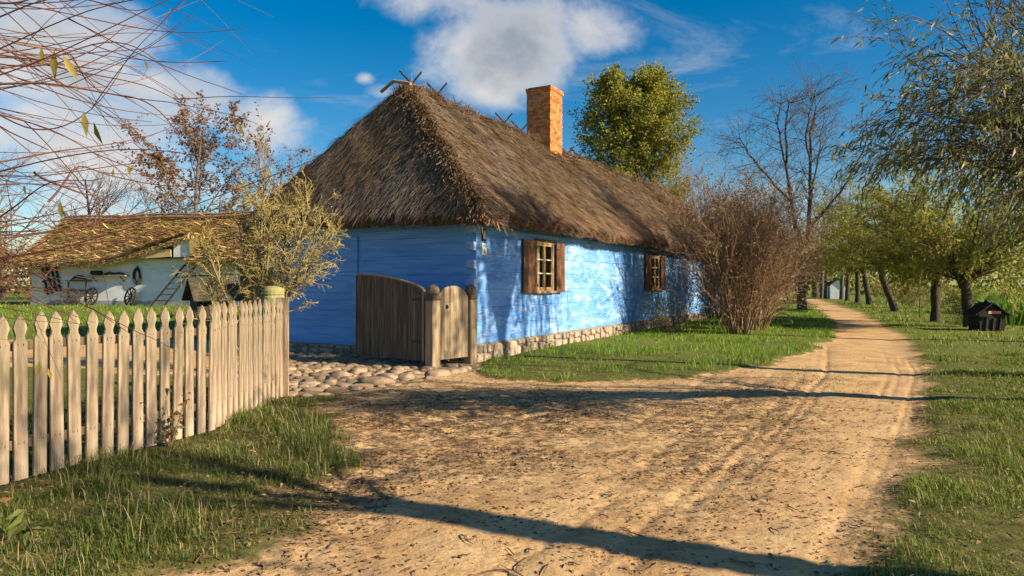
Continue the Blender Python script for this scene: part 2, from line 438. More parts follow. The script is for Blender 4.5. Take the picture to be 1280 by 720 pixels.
# sparse tufts in the middle of the road
def road_tufts():
    x, y = scatter(90000, -1.5, 7, 4, 14, lambda x, y: (1 - masks(x, y)[0]) * sstep(.52, .66, fbm(x * 1.6, y * 1.6, 91, 3)) * np.exp(-((rx(y) - x - 2.0) / .7) ** 2) * .22 + 0)
    P = np.stack([x, y, ground_h(x, y) - .004], 1)
    V, F = blades(P, .035 * RNG.uniform(.5, 1.3, len(x)), .006 * RNG.uniform(.6, 1.2, len(x)) * np.clip(y / 6, 1, 3), RNG.uniform(.3, 1.2, len(x)), RNG.uniform(0, 2 * pi, len(x)))
    tag(np_mesh('grass', V, F, GRASS_Y), 'thin worn grass between the wheel tracks of the road', 'grass', kind='stuff')
road_tufts()

# ---------------------------------------------------------------- fallen leaves and twigs
def leaf_quads(P, D, Nn, ln, wd, curl=.25):
    """pointed leaves: two quads folded along the midrib. D along the leaf, Nn roughly normal"""
    D = D / np.linalg.norm(D, axis=1, keepdims=True)
    S = np.cross(D, Nn); S /= np.linalg.norm(S, axis=1, keepdims=True) + 1e-9
    U = np.cross(S, D)
    a = P; b = P + D * ln[:, None] * .45 - U * (ln * .02)[:, None]; c = P + D * ln[:, None] - U * (ln * curl)[:, None]
    l = b + S * wd[:, None] / 2 + U * (wd * .18)[:, None]; r = b - S * wd[:, None] / 2 + U * (wd * .18)[:, None]
    V = np.concatenate([a, l, c, b, r], 1).reshape(-1, 3)
    k = np.arange(len(P))[:, None] * 5
    F = np.concatenate([k + np.array([[0, 3, 2, 1]]), k + np.array([[0, 4, 2, 3]])], 0)
    return V, F
DRYLEAF = mat('dry_leaf', [(.3, (.16, .09, .04)), (.7, (.34, .22, .11))], scale=30, bump=0, rough=.7,
              island_ramp=[(0, (.07, .04, .022)), (.4, (.16, .09, .045)), (.7, (.30, .19, .09)), (.9, (.44, .34, .16)), (1, (.55, .46, .28))], translucent=.15)
def litter():
    def keep(x, y):
        g, cb = masks(x, y)
        e = np.exp(-((g - .35) / .3) ** 2)
        return np.clip(.05 + churn(x, y) * .95 * sstep(.38, .58, fbm(x * 2.4, y * 3.4, 61, 3)) + .16 * e + .16 * g, 0, 1)
    x, y = scatter(60000, -5, 10, 3, 16, lambda x, y: keep(x, y) * np.clip(8 / y, .2, 1) * (x < y * .8 + 1))
    n = len(x); P = np.stack([x, y, ground_h(x, y) + .006 + masks(x, y)[0] * RNG.uniform(0, .035, n)], 1)
    a = RNG.uniform(0, 2 * pi, n); D = np.stack([np.cos(a), np.sin(a), RNG.normal(0, .25, n)], 1)
    Nn = np.stack([RNG.normal(0, .35, n), RNG.normal(0, .35, n), np.ones(n)], 1)
    ln = RNG.uniform(.02, .062, n); V, F = leaf_quads(P, D, Nn, ln, ln * RNG.uniform(.25, .5, n), .15)
    tag(np_mesh('fallen_leaves', V, F, DRYLEAF), 'brown dry leaves scattered on the sand and grass', 'fallen leaves', kind='stuff')
litter()
DEBRIS = mat('brown_leaf_crumbs', [(.3, (.085, .048, .025)), (.7, (.20, .125, .068))], scale=30, bump=0, rough=.85, island=.5)
def debris():
    def keep(x, y):
        g, cb = masks(x, y); e = np.exp(-((g - .3) / .25) ** 2)
        return np.clip(churn(x, y) * sstep(.40, .60, fbm(x * 1.7, y * 3.6, 66, 4)) + .35 * e * sstep(.4, .6, fbm(x * 2, y * 2.5, 67, 3)), 0, 1)
    x, y = scatter(150000, -4.5, 5.5, 3.5, 13.5, keep)
    n = len(x); P = np.stack([x, y, ground_h(x, y) + .004], 1)
    a = RNG.uniform(0, 2 * pi, n); D = np.stack([np.cos(a), np.sin(a), RNG.uniform(-.05, .5, n)], 1)
    Nn = np.stack([RNG.normal(0, .5, n), RNG.normal(0, .5, n), np.ones(n)], 1); ln = RNG.uniform(.012, .05, n)
    V, F = leaf_quads(P, D, Nn, ln, ln * RNG.uniform(.2, .55, n), .2)
    tag(np_mesh('leaf_litter', V, F, DEBRIS), 'dark crumbled leaf litter trodden into the sand', 'leaf litter', kind='stuff')
debris()
def sticks():
    r = random.Random(77); mb = MB()
    spots = [tuple(gp(px, py)) for px, py in ((515, 702), (520, 706), (645, 705), (690, 700), (655, 715), (575, 690), (470, 690), (845, 640), (300, 668), (390, 610), (410, 680), (1010, 640))]
    for _ in range(110):
        y = r.uniform(3.6, 10); x = r.uniform(-1.9, min(.62 * y, rx(y))); spots.append((x, y))
    for k, (x, y) in enumerate(spots):
        a = r.uniform(0, 6.28); L_ = r.uniform(.05, .22); p = Vector((x, y, float(ground_h([x], [y])[0]) + .006)); pts = [p]; d = a
        for i in range(4):
            d += r.uniform(-.4, .4); q = pts[-1] + Vector((cos(d), sin(d), 0)) * (L_ / 4); q.z = float(ground_h([q.x], [q.y])[0]) + .008 + r.uniform(0, .008); pts.append(q)
        mb.tube(pts, [.0045, .004, .0035, .003, .002], 5)
        if k % 2 == 0:
            q = pts[2] + Vector((cos(a + .8), sin(a + .8), .15)) * L_ * .4; mb.tube([pts[2], q], [.003, .0015], 4)
    o = mb.build('twig_litter', DEBRIS); tag(o, 'small dead twigs dropped on the sandy road', 'twigs', kind='stuff')
sticks()
# ================================================================ materials of the buildings
PAINT_GABLE = mat('blue_paint', [(.3, (.11, .31, .68)), (.55, (.155, .40, .80)), (.8, (.23, .48, .83))], scale=1.2, stretch=(1, .5, 3), bump=.5, bscale=9, bstretch=(1, .35, 4), dist=.02, rough=.7,
                  extra=chain(second_noise((.05, .17, .42), 3.0, .52, .74, (1, .3, 6), .65), second_noise((.30, .48, .76), 5.0, .58, .78, (1, .35, 3), .4)))
PAINT_SIDE = mat('worn_blue_painted_dapple', [(.28, (.065, .23, .60)), (.5, (.13, .325, .70)), (.75, (.27, .46, .77))], scale=1.1, stretch=(.7, 1, 1.6), bump=.6, bscale=7, bstretch=(.5, 1, 3), dist=.025, rough=.75,
                 extra=chain(second_noise((.52, .63, .80), 2.6, .53, .70, (.6, 1, 2.0), .5), second_noise((.05, .19, .54), 3.6, .52, .68, (.7, 1, 1.6), .7), second_noise((.56, .66, .80), 10, .54, .70, (.35, 1, 2.6), .5)))  # worn limewash, with sunlit pallor and dappled shade also put into the colour
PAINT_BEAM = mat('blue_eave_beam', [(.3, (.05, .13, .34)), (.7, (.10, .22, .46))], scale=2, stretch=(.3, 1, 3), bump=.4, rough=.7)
PAINT_END = mat('pale_blue_log_ends', [(.3, (.20, .34, .62)), (.7, (.40, .54, .76))], scale=6, bump=.4, rough=.75)
STONE = mat('field_stone', [(.25, (.20, .15, .105)), (.5, (.33, .26, .19)), (.75, (.44, .36, .27))], scale=5, bump=.6, bscale=18, rough=.9, island=.28)
MORTAR = mat('lime_mortar', [(.3, (.20, .16, .12)), (.7, (.32, .26, .20))], scale=9, bump=.5, rough=.95)
BRICK = mat('orange_brick', [(.25, (.32, .11, .036)), (.5, (.48, .185, .055)), (.78, (.58, .29, .10))], scale=7, bump=.5, bscale=30, rough=.9, island=.38, extra=chain(second_noise((.16, .085, .05), 2.2, .54, .72, (1, 1, 1), .7), second_noise((.60, .50, .38), 3.4, .60, .74, (1, 1, 1), .5)))
BRICK_MORTAR = mat('chimney_mortar', [(.3, (.34, .27, .19)), (.7, (.46, .38, .28))], scale=12, bump=.4, rough=.95)
SHUTTER = mat('brown_shutter_wood', [(.25, (.075, .032, .016)), (.5, (.15, .068, .030)), (.75, (.26, .125, .052))], scale=4, stretch=(6, 6, .7), bump=.4, rough=.6, spec=.35)
FRAME = mat('tan_frame_wood', [(.3, (.28, .165, .078)), (.7, (.48, .32, .17))], scale=5, stretch=(5, 5, .8), bump=.35, rough=.65)
MUNTIN = mat('pale_muntin', [(.3, (.50, .43, .30)), (.7, (.66, .58, .44))], scale=8, bump=.2, rough=.6)
CURTAIN = mat('cream_curtain', [(.3, (.66, .56, .40)), (.7, (.84, .75, .58))], scale=4, stretch=(9, 9, .6), bump=.6, bscale=6, rough=.9)
DARKWOOD = mat('dark_old_wood', [(.3, (.022, .017, .013)), (.7, (.07, .052, .038))], scale=4, stretch=(4, 4, .8), bump=.5, rough=.8)
IRON = mat('rusty_iron', [(.3, (.03, .024, .02)), (.7, (.09, .06, .04))], scale=20, bump=.2, rough=.6)
def glass_mat():
    m = bpy.data.materials.new('old_window_glass'); m.use_nodes = True
    nt = m.node_tree; N = nt.nodes; L = nt.links; N.remove(N['Principled BSDF'])
    gl = N.new('ShaderNodeBsdfGlossy'); gl.inputs['Roughness'].default_value = .04; gl.inputs['Color'].default_value = (.9, .95, 1, 1)
    tr = N.new('ShaderNodeBsdfTransparent'); tr.inputs['Color'].default_value = (.8, .84, .8, 1)
    fr = N.new('ShaderNodeFresnel'); fr.inputs['IOR'].default_value = 1.5
    nz = N.new('ShaderNodeTexNoise'); nz.inputs['Scale'].default_value = 5; bp = N.new('ShaderNodeBump'); bp.inputs['Strength'].default_value = .12
    tc = N.new('ShaderNodeTexCoord'); L.new(tc.outputs['Object'], nz.inputs['Vector']); L.new(nz.outputs[0], bp.inputs['Height']); L.new(bp.outputs[0], gl.inputs['Normal'])
    mx = N.new('ShaderNodeMixShader'); ma = N.new('ShaderNodeMath'); ma.operation = 'ADD'; ma.inputs[1].default_value = .06
    L.new(fr.outputs[0], ma.inputs[0]); L.new(ma.outputs[0], mx.inputs[0]); L.new(tr.outputs[0], mx.inputs[1]); L.new(gl.outputs[0], mx.inputs[2]); L.new(mx.outputs[0], N['Material Output'].inputs['Surface'])
    return m
GLASS = glass_mat()
def height_tint(stops, z0, z1, amount, mode='MIX'):
    """fresh or weathered straw bands: blends colours by height on the roof, broken up by noise"""
    def cb(nt, tc, col):
        N = nt.nodes; L = nt.links
        s = N.new('ShaderNodeSeparateXYZ'); L.new(tc.outputs['Object'], s.inputs[0])
        n = N.new('ShaderNodeTexNoise'); n.inputs['Scale'].default_value = 1.7; n.inputs['Detail'].default_value = 5; L.new(tc.outputs['Object'], n.inputs['Vector'])
        r = N.new('ShaderNodeMapRange'); r.inputs[1].default_value = z0; r.inputs[2].default_value = z1; L.new(s.outputs['Z'], r.inputs[0])
        a = N.new('ShaderNodeMath'); a.operation = 'MULTIPLY_ADD'; L.new(n.outputs[0], a.inputs[0]); a.inputs[1].default_value = .34
        b = N.new('ShaderNodeMath'); b.operation = 'ADD'; L.new(r.outputs[0], b.inputs[0]); b.inputs[1].default_value = -.17; L.new(b.outputs[0], a.inputs[2])
        cr = N.new('ShaderNodeValToRGB'); e = cr.color_ramp.elements
        while len(e) > 1: e.remove(e[-1])
        e[0].position = stops[0][0]; e[0].color = rgba(stops[0][1])
        for p, c in stops[1:]:
            q = e.new(p); q.color = rgba(c)
        L.new(a.outputs[0], cr.inputs[0])
        mx = N.new('ShaderNodeMix'); mx.data_type = 'RGBA'; mx.inputs[0].default_value = amount; L.new(col, mx.inputs[6]); L.new(cr.outputs[0], mx.inputs[7])
        return mx.outputs[2]
    return cb
THATCH_Z = [(0.0, (.36, .18, .085)), (.09, (.30, .165, .085)), (.3, (.185, .122, .070)), (.7, (.20, .132, .076)), (.9, (.36, .25, .135)), (1, (.42, .30, .17))]
STRAW = mat('weathered_straw', [(.25, (.11, .068, .036)), (.5, (.26, .175, .10)), (.75, (.46, .33, .195))], scale=2.2, detail=6, bump=0, rough=.85, island=.6,
            extra=chain(height_tint(THATCH_Z, 2.9, 6.8, .5), second_noise((.30, .26, .21), .55, .50, .66, (1, 1, 1), .5), second_noise((.10, .06, .035), 1.5, .56, .72, (1.6, 1, .5), .6)))
THATCH = mat('thatch_bed', [(.3, (.045, .028, .016)), (.7, (.14, .092, .055))], scale=9, stretch=(1, 1, .5), bump=.8, bscale=40, dist=.04, rough=.95)
MOSS_STRAW = mat('mossy_straw', [(.25, (.32, .19, .08)), (.5, (.54, .36, .15)), (.75, (.66, .48, .24))], scale=1.1, detail=6, bump=0, rough=.85, island=.5,
                 extra=second_noise((.33, .30, .06), .9, .46, .64, (1, 1, 1), .6))
MOSS_BED = mat('mossy_thatch_bed', [(.3, (.08, .06, .02)), (.7, (.20, .15, .05))], scale=7, bump=.8, bscale=30, dist=.04, rough=.95)

def straw(P, D, Nn, ln, wd, lift):
    """tapered straw strands lying along D on a surface of normal Nn"""
    S = np.cross(D, Nn); S /= np.linalg.norm(S, axis=1, keepdims=True) + 1e-9
    w = wd[:, None] / 2
    a = P - Nn * .015; b = P + D * (ln * .55)[:, None] + Nn * (lift * .5)[:, None]; c = P + D * ln[:, None] + Nn * lift[:, None]
    V = np.concatenate([a - S * w, a + S * w, b + S * w, b - S * w, c + S * w * .45, c - S * w * .45], 1).reshape(-1, 3)
    k = np.arange(len(P))[:, None] * 6
    return V, np.concatenate([k + np.array([[0, 1, 2, 3]]), k + np.array([[3, 2, 4, 5]])], 0)

# ================================================================ the blue cottage
HL, HW = 26.0, 6.1            # length along the road side, gable width
WZ0, WZ1 = .33, 3.06; GZ0 = .17
HOUSE = thing('thatched_cottage', 'blue painted timber cottage with shaggy brown thatched roof and brick chimney', 'house', (C0[0], C0[1], 0), HROT)

WINS = [(3.25, 1.42, 2.70), (12.55, 1.42, 2.70)]; WHW = .52
def wall_logs(axis_, length, holes, off, joints, jit):
    WZ0_ = WZ0 if axis_ == 'x' else GZ0
    mb = MB(); n = 7; hh = (WZ1 - WZ0_) / n
    rnd = random.Random(5 if axis_ == 'x' else 9)
    for i in range(n):
        gp_ = .002 if axis_ == 'x' else .0015; z0 = WZ0_ + i * hh + gp_; z1 = WZ0_ + (i + 1) * hh - gp_
        zs = sorted({z0, z1} | {z for _, a, b in holes for z in (a, b) if z0 < z < z1})
        for za, zb in zip(zs, zs[1:]):
            cuts = [0.0]
            blocked = []
            for cx, a, b in holes:
                if a - 1e-6 <= za and zb <= b + 1e-6: blocked.append((cx - WHW, cx + WHW))
            pts = sorted({0.0, length} | {p for bl in blocked for p in bl} | {j + rnd.uniform(-.02, .02) for j in joints})
            for p, q in zip(pts, pts[1:]):
                if any(p >= bl[0] - 1e-6 and q <= bl[1] + 1e-6 for bl in blocked): continue
                o = rnd.uniform(-jit, jit)
                p2, q2 = p + (.003 if p > 0 else 0), q - (.003 if q < length else 0)
                if axis_ == 'x': mb.box(p2, q2, o, .16, za, zb)
                else: mb.box(o, .16, p2 + .0, q2, za, zb)
    return mb
wall_logs('x', HL, WINS, 0, (4.75, 10.2, 15.8, 21), .007).build('side_wall', PAINT_SIDE, HOUSE, .0045)
wg = wall_logs('y', HW, [], 0, (), .006)
wg2 = MB()
wg.build('gable_wall', PAINT_GABLE, HOUSE, .005).location.x = .004
for yy0 in (3.35, 5.7):       # upright battens nailed on the gable
    mb = MB(); mb.box(-.045, -.012, yy0 - .09, yy0 + .09, GZ0 + .02, 2.74); mb.build('wall_batten', PAINT_GABLE, HOUSE, .008)
mb = MB()
mb.box(.0, HL, HW - .16, HW, WZ0, WZ1); mb.box(HL - .16, HL, .17, HW - .17, WZ0, WZ1)
mb.build('rear_wall', PAINT_GABLE, HOUSE)
mb = MB(); mb.box(.2, HL - .2, .25, HW - .25, .36, .42); mb.build('floor', DARKWOOD, HOUSE)
mb = MB(); mb.box(.17, HL - .17, .17, HW - .17, 2.98, 3.04); mb.build('attic_floor', DARKWOOD, HOUSE)
mb = MB(); mb.box(4.6, 4.7, .2, HW - .2, .42, 2.97); mb.box(.2, HL - .3, 2.4, 2.5, .42, 2.97); mb.build('inner_partition', DARKWOOD, HOUSE)
# eave beam and rafter feet
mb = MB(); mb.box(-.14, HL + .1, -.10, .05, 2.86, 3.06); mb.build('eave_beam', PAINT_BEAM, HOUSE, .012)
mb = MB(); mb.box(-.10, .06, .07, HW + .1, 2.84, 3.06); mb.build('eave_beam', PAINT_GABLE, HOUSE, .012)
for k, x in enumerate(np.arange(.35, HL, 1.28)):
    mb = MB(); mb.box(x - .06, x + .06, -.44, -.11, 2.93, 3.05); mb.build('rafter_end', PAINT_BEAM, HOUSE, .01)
# dovetailed log ends at the road corner
hh = (WZ1 - WZ0) / 7
for i in range(7):
    z0 = WZ0 + i * hh
    mb = MB()
    mb.hexa([(-.10, -.012, z0 + .05), (.0, -.012, z0 + .05), (.0, .19, z0 + .05), (-.10, .21, z0 + .09),
             (-.10, -.012, z0 + .24), (.0, -.012, z0 + .22), (.0, .19, z0 + .22), (-.10, .21, z0 + .22)])
    mb.build('log_end', PAINT_END, HOUSE, .008)
# stone plinth: mortar core with field stones set into it
def plinth(name, p0, p1, ax, sgn):
    WZ0 = .33 if ax == 'x' else GZ0
    c = MB()
    if ax == 'x': c.box(p0, p1, -.02, .16, -.25, WZ0)
    else: c.box(-.02, .16, p0, p1, -.25, WZ0)
    rnd = random.Random(3)
    me_v = []; me_f = []
    z = -.12
    p = p0
    cells = []
    while p < p1 - .12:
        w = rnd.uniform(.20, .52)
        w = min(w, p1 - p)
        mode = rnd.random()
        if mode < .35: cells.append((p, p + w, -.14, WZ0 - .01))
        elif mode < .75:
            m = rnd.uniform(.3, .65) * WZ0; cells.append((p, p + w, -.14, m)); 
            if w > .36: q = p + w * rnd.uniform(.4, .6); cells.append((p, q, m, WZ0 - .01)); cells.append((q, p + w, m, WZ0 - .01))
            else: cells.append((p, p + w, m, WZ0 - .01))
        else:
            q = p + w * rnd.uniform(.35, .65); m1, m2 = rnd.uniform(.25, .7) * WZ0, rnd.uniform(.25, .7) * WZ0
            cells += [(p, q, -.14, m1), (p, q, m1, WZ0 - .01), (q, p + w, -.14, m2), (q, p + w, m2, WZ0 - .01)]
        p += w
    for (a, b, z0, z1) in cells:
        g = rnd.uniform(.005, .014); a += g; b -= g; z0 += g; z1 -= g
        hw, hz = (b - a) / 2, (z1 - z0) / 2; m_, zc = (a + b) / 2, (z0 + z1) / 2; d = rnd.uniform(.03, .085); n = 12
        ring1 = []
        for k in range(n):
            t = 2 * pi * k / n + .2; e = 1 / max(abs(cos(t)), abs(sin(t))) ** .78; j = rnd.uniform(.84, 1.0)
            ring1.append((m_ + hw * min(1, max(-1, cos(t) * e * j)), zc + hz * min(1, max(-1, sin(t) * e * j))))
        tx, tz = rnd.uniform(-.02, .02), rnd.uniform(-.02, .02)
        base = len(c.v)
        for (s_, dd) in ((1.0, .0), (.97, .7), (.80, 1.0)):
            for (u, v) in ring1:
                uu = m_ + (u - m_) * s_; vv = zc + (v - zc) * s_; q = -.02 - d * dd + (u - m_) * tx + (v - zc) * tz - rnd.uniform(0, .006) * dd
                c.v.append((uu, q, vv) if ax == 'x' else (q, uu, vv))
        for i in range(2):
            for k in range(n):
                A = base + i * n + k; B = base + i * n + (k + 1) % n
                c.f.append((A, B, B + n, A + n) if ax == 'x' else (A, A + n, B + n, B)); c.m.append(1)
        c.f.append(tuple(base + 2 * n + k for k in range(n)) if ax == 'x' else tuple(base + 2 * n + k for k in range(n))[::-1]); c.m.append(1)
    o = c.build(name, [MORTAR, STONE], HOUSE)
    return o
plinth('stone_foundation', -.06, HL, 'x', 1)
plinth('stone_foundation', .1, HW, 'y', 1)

# ---- windows
def window(cx, z0, z1, curt):
    fr = MB(); y0, y1 = -.055, .08; t = .075
    fr.box(cx - WHW, cx - WHW + t, y0, y1, z0, z1); fr.box(cx + WHW - t, cx + WHW, y0, y1, z0, z1)
    fr.box(cx - WHW + t, cx + WHW - t, y0, y1, z1 - t, z1); fr.box(cx - WHW + t, cx + WHW - t, y0, y1, z0, z0 + t)
    w = fr.build('window', FRAME, HOUSE, .006)
    s = MB(); s.box(cx - WHW - .04, cx + WHW + .04, -.11, -.058, z0 - .035, z0 + .025); s.build('sill', FRAME, w, .006)
    s = MB(); s.box(cx - WHW - .06, cx + WHW + .06, -.10, -.058, z1 - .005, z1 + .05); s.build('lintel', DARKWOOD, w, .006)
    for side in (-1, 1):
        a = cx + (-WHW + t if side < 0 else .006); b = cx + (-.006 if side < 0 else WHW - t)
        c = MB(); e = .045; ya, yb = -.04, .01
        c.box(a, a + e, ya, yb, z0 + t, z1 - t); c.box(b - e, b, ya, yb, z0 + t, z1 - t)
        c.box(a + e, b - e, ya, yb, z1 - t - e, z1 - t); c.box(a + e, b - e, ya, yb, z0 + t, z0 + t + e)
        c.build('casement', FRAME, w, .004)
        hz = (z1 - z0 - 2 * t - 2 * e) / 3
        for k in (1, 2):
            g = MB(); zz_ = z0 + t + e + hz * k; g.box(a + e, b - e, ya + .005, yb - .005, zz_ - .016, zz_ + .016); g.build('glazing_bar', MUNTIN, w, .003)
        p = MB(); p.poly([(a + e, -.012, z0 + t + e), (b - e, -.012, z0 + t + e), (b - e, -.012, z1 - t - e), (a + e, -.012, z1 - t - e)]); p.build('pane', GLASS, w)
    for side in curt:
        a = cx + (-WHW + t if side < 0 else .05); b = cx + (-.12 if side < 0 else WHW - t)
        n = 18; V = []; F = []
        for i in range(n + 1):
            u = a + (b - a) * i / n; yv = .045 + .012 * sin(i * 1.9)
            V += [(u, yv, z0 + .05), (u, yv, z1 - .05)]
        for i in range(n): F.append((2 * i, 2 * i + 2, 2 * i + 3, 2 * i + 1))
        np_mesh('curtain', np.array(V), np.array(F), CURTAIN, w, smooth=True)
    return w
window(*WINS[0], (-1,)); window(*WINS[1], ())
def shutter(hx, z0, z1, side, ang, w=.56):
    """side -1: hinged at its right edge, opens to the left"""
    mb = MB(); th = .032; e = .085
    s = side
    def X(a, b): return (min(a * s, b * s), max(a * s, b * s))
    mb.box(*X(0, e), -th, 0, z0, z1); mb.box(*X(w - e, w), -th, 0, z0, z1)
    zs = [z0, (z0 + z1) / 2, z1]
    for za, zb in ((z0, z0 + .12), ((z0 + z1) / 2 - .055, (z0 + z1) / 2 + .055), (z1 - .10, z1)): mb.box(*X(e, w - e), -th, 0, za, zb)
    # raised panels
    for za, zb in ((z0 + .12, (z0 + z1) / 2 - .055), ((z0 + z1) / 2 + .055, z1 - .10)):
        mb.box(*X(e, w - e), -th + .012, -.008, za, zb); mb.box(*X(e + .06, w - e - .06), -th + .002, -.006, za + .06, zb - .06)
    fr = mb.build('shutter', SHUTTER, HOUSE, .004)
    fr.location = (hx, -.07, 0); fr.rotation_euler = (0, 0, ang)
    for zh in (z0 + .18, z1 - .18):
        h = MB(); h.box(*X(-.01, .16), -th - .006, -th - .001, zh - .014, zh + .014); h.tube([(0, -th - .004, zh - .03), (0, -th - .004, zh + .03)], .009, 6); h.build('hinge', IRON, fr)
    return fr
for cx, z0, z1 in WINS:
    shutter(cx - WHW - .01, z0 - .02, z1, -1, radians(-1.5), .68); shutter(cx + WHW + .07, z0 - .02, z1, 1, radians(-3), .46)
# plaques by the corner
mb = MB(); mb.box(.22, .37, -.03, -.008, 2.55, 2.82)
mb.extrude([(.25, 2.585), (.34, 2.585), (.34, 2.73), (.325, 2.765), (.295, 2.785), (.265, 2.765), (.25, 2.73)], -.034, -.03, 1)
mb.build('wall_plaque', [DARKWOOD, MUNTIN], HOUSE, 0)
WHITE = mat('white_enamel', [(.3, (.62, .64, .62)), (.7, (.78, .79, .76))], scale=8, bump=.1, rough=.5)
GREENISH = mat('faded_green_print', [(.3, (.20, .34, .20)), (.7, (.36, .46, .32))], scale=20, bump=0, rough=.6)
mb = MB(); mb.box(.20, .40, -.03, -.008, 2.25, 2.50); mb.box(.23, .37, -.033, -.03, 2.41, 2.47, 1); mb.poly([(.26, -.033, 2.28), (.34, -.033, 2.28), (.30, -.033, 2.40)], 1)
mb.build('wall_plaque', [WHITE, GREENISH], HOUSE, 0)

# ---- thatched roof
EZ, OV = 3.22, .52; RZ = 6.72
SF = (RZ - EZ) / (HW / 2 + OV); HIPRUN = 1.47 + OV; SH = (RZ - EZ) / HIPRUN; SH2 = (RZ - EZ) / 2.4
def roof_z(x, y, bumps=True):
    pl = np.stack([EZ + (y + OV) * SF, EZ + (HW + OV - y) * SF, EZ + (x + OV) * SH, EZ + (HL + OV - x) * SH2], 0)
    k = .11
    m = pl.min(0)
    z = m - k * np.log(np.exp(-(pl - m) / k).sum(0)) + k * .3
    if bumps:
        z = z + .16 * (fbm(x * .45, y * .45, 51, 2) - .5) + .12 * (fbm(x * 1.4, y * 1.4, 52, 3) - .5) + .07 * (fbm(x * 5, y * 5, 53, 2) - .5)
        z = z - .16 * np.exp(-((x - 13) / 6) ** 2) * sstep(0, 3, y) * sstep(6.1, 3, y)
    return z
def roof_grad(x, y):
    e = .08
    return (roof_z(x + e, y) - roof_z(x - e, y)) / (2 * e), (roof_z(x, y + e) - roof_z(x, y - e)) / (2 * e)
rxs = np.linspace(-OV, HL + OV, 210); rys = np.linspace(-OV, HW + OV, 66)
RX, RY = np.meshgrid(rxs, rys)
edgew = .0
RZZ = roof_z(RX, RY)
top = np.stack([RX, RY, RZZ], -1)
nyr, nxr = RX.shape
ix = np.arange(nxr * nyr).reshape(nyr, nxr)
F1 = np.stack([ix[:-1, :-1], ix[:-1, 1:], ix[1:, 1:], ix[1:, :-1]], -1).reshape(-1, 4)
ring = np.concatenate([ix[0, :], ix[1:, -1], ix[-1, -2::-1], ix[-2:0:-1, 0]])
TV = top.reshape(-1, 3); rp = TV[ring].copy()
def inset(p, din, dz):
    q = p.copy()
    q[:, 0] = np.clip(q[:, 0], -OV + din, HL + OV - din); q[:, 1] = np.clip(q[:, 1], -OV + din, HW + OV - din); q[:, 2] = p[:, 2] + dz
    return q
nr = len(ring); wav = .05 * (fbm(rp[:, 0] * 2, rp[:, 1] * 2, 71, 3) - .5)
rings = [inset(rp, -.03, -.10), inset(rp, .03, -.27), inset(rp, .10, -.34)]
low = inset(rp, .42, -.16); rings.append(low)
cen = inset(rp, HW / 2 + .2, .4)
Vs = [TV]; Fs = [F1]; prev = ring; base = len(TV)
for r in rings:
    r[:, 2] += wav if r is not rings[-1] else 0
    cur = np.arange(base, base + nr); Vs.append(r); base += nr
    Fs.append(np.stack([prev, np.roll(prev, -1), np.roll(cur, -1), cur], 1)[:, ::-1]); prev = cur
ROOF = np_mesh('roof', np.concatenate(Vs), np.concatenate(Fs), THATCH, HOUSE, smooth=True)
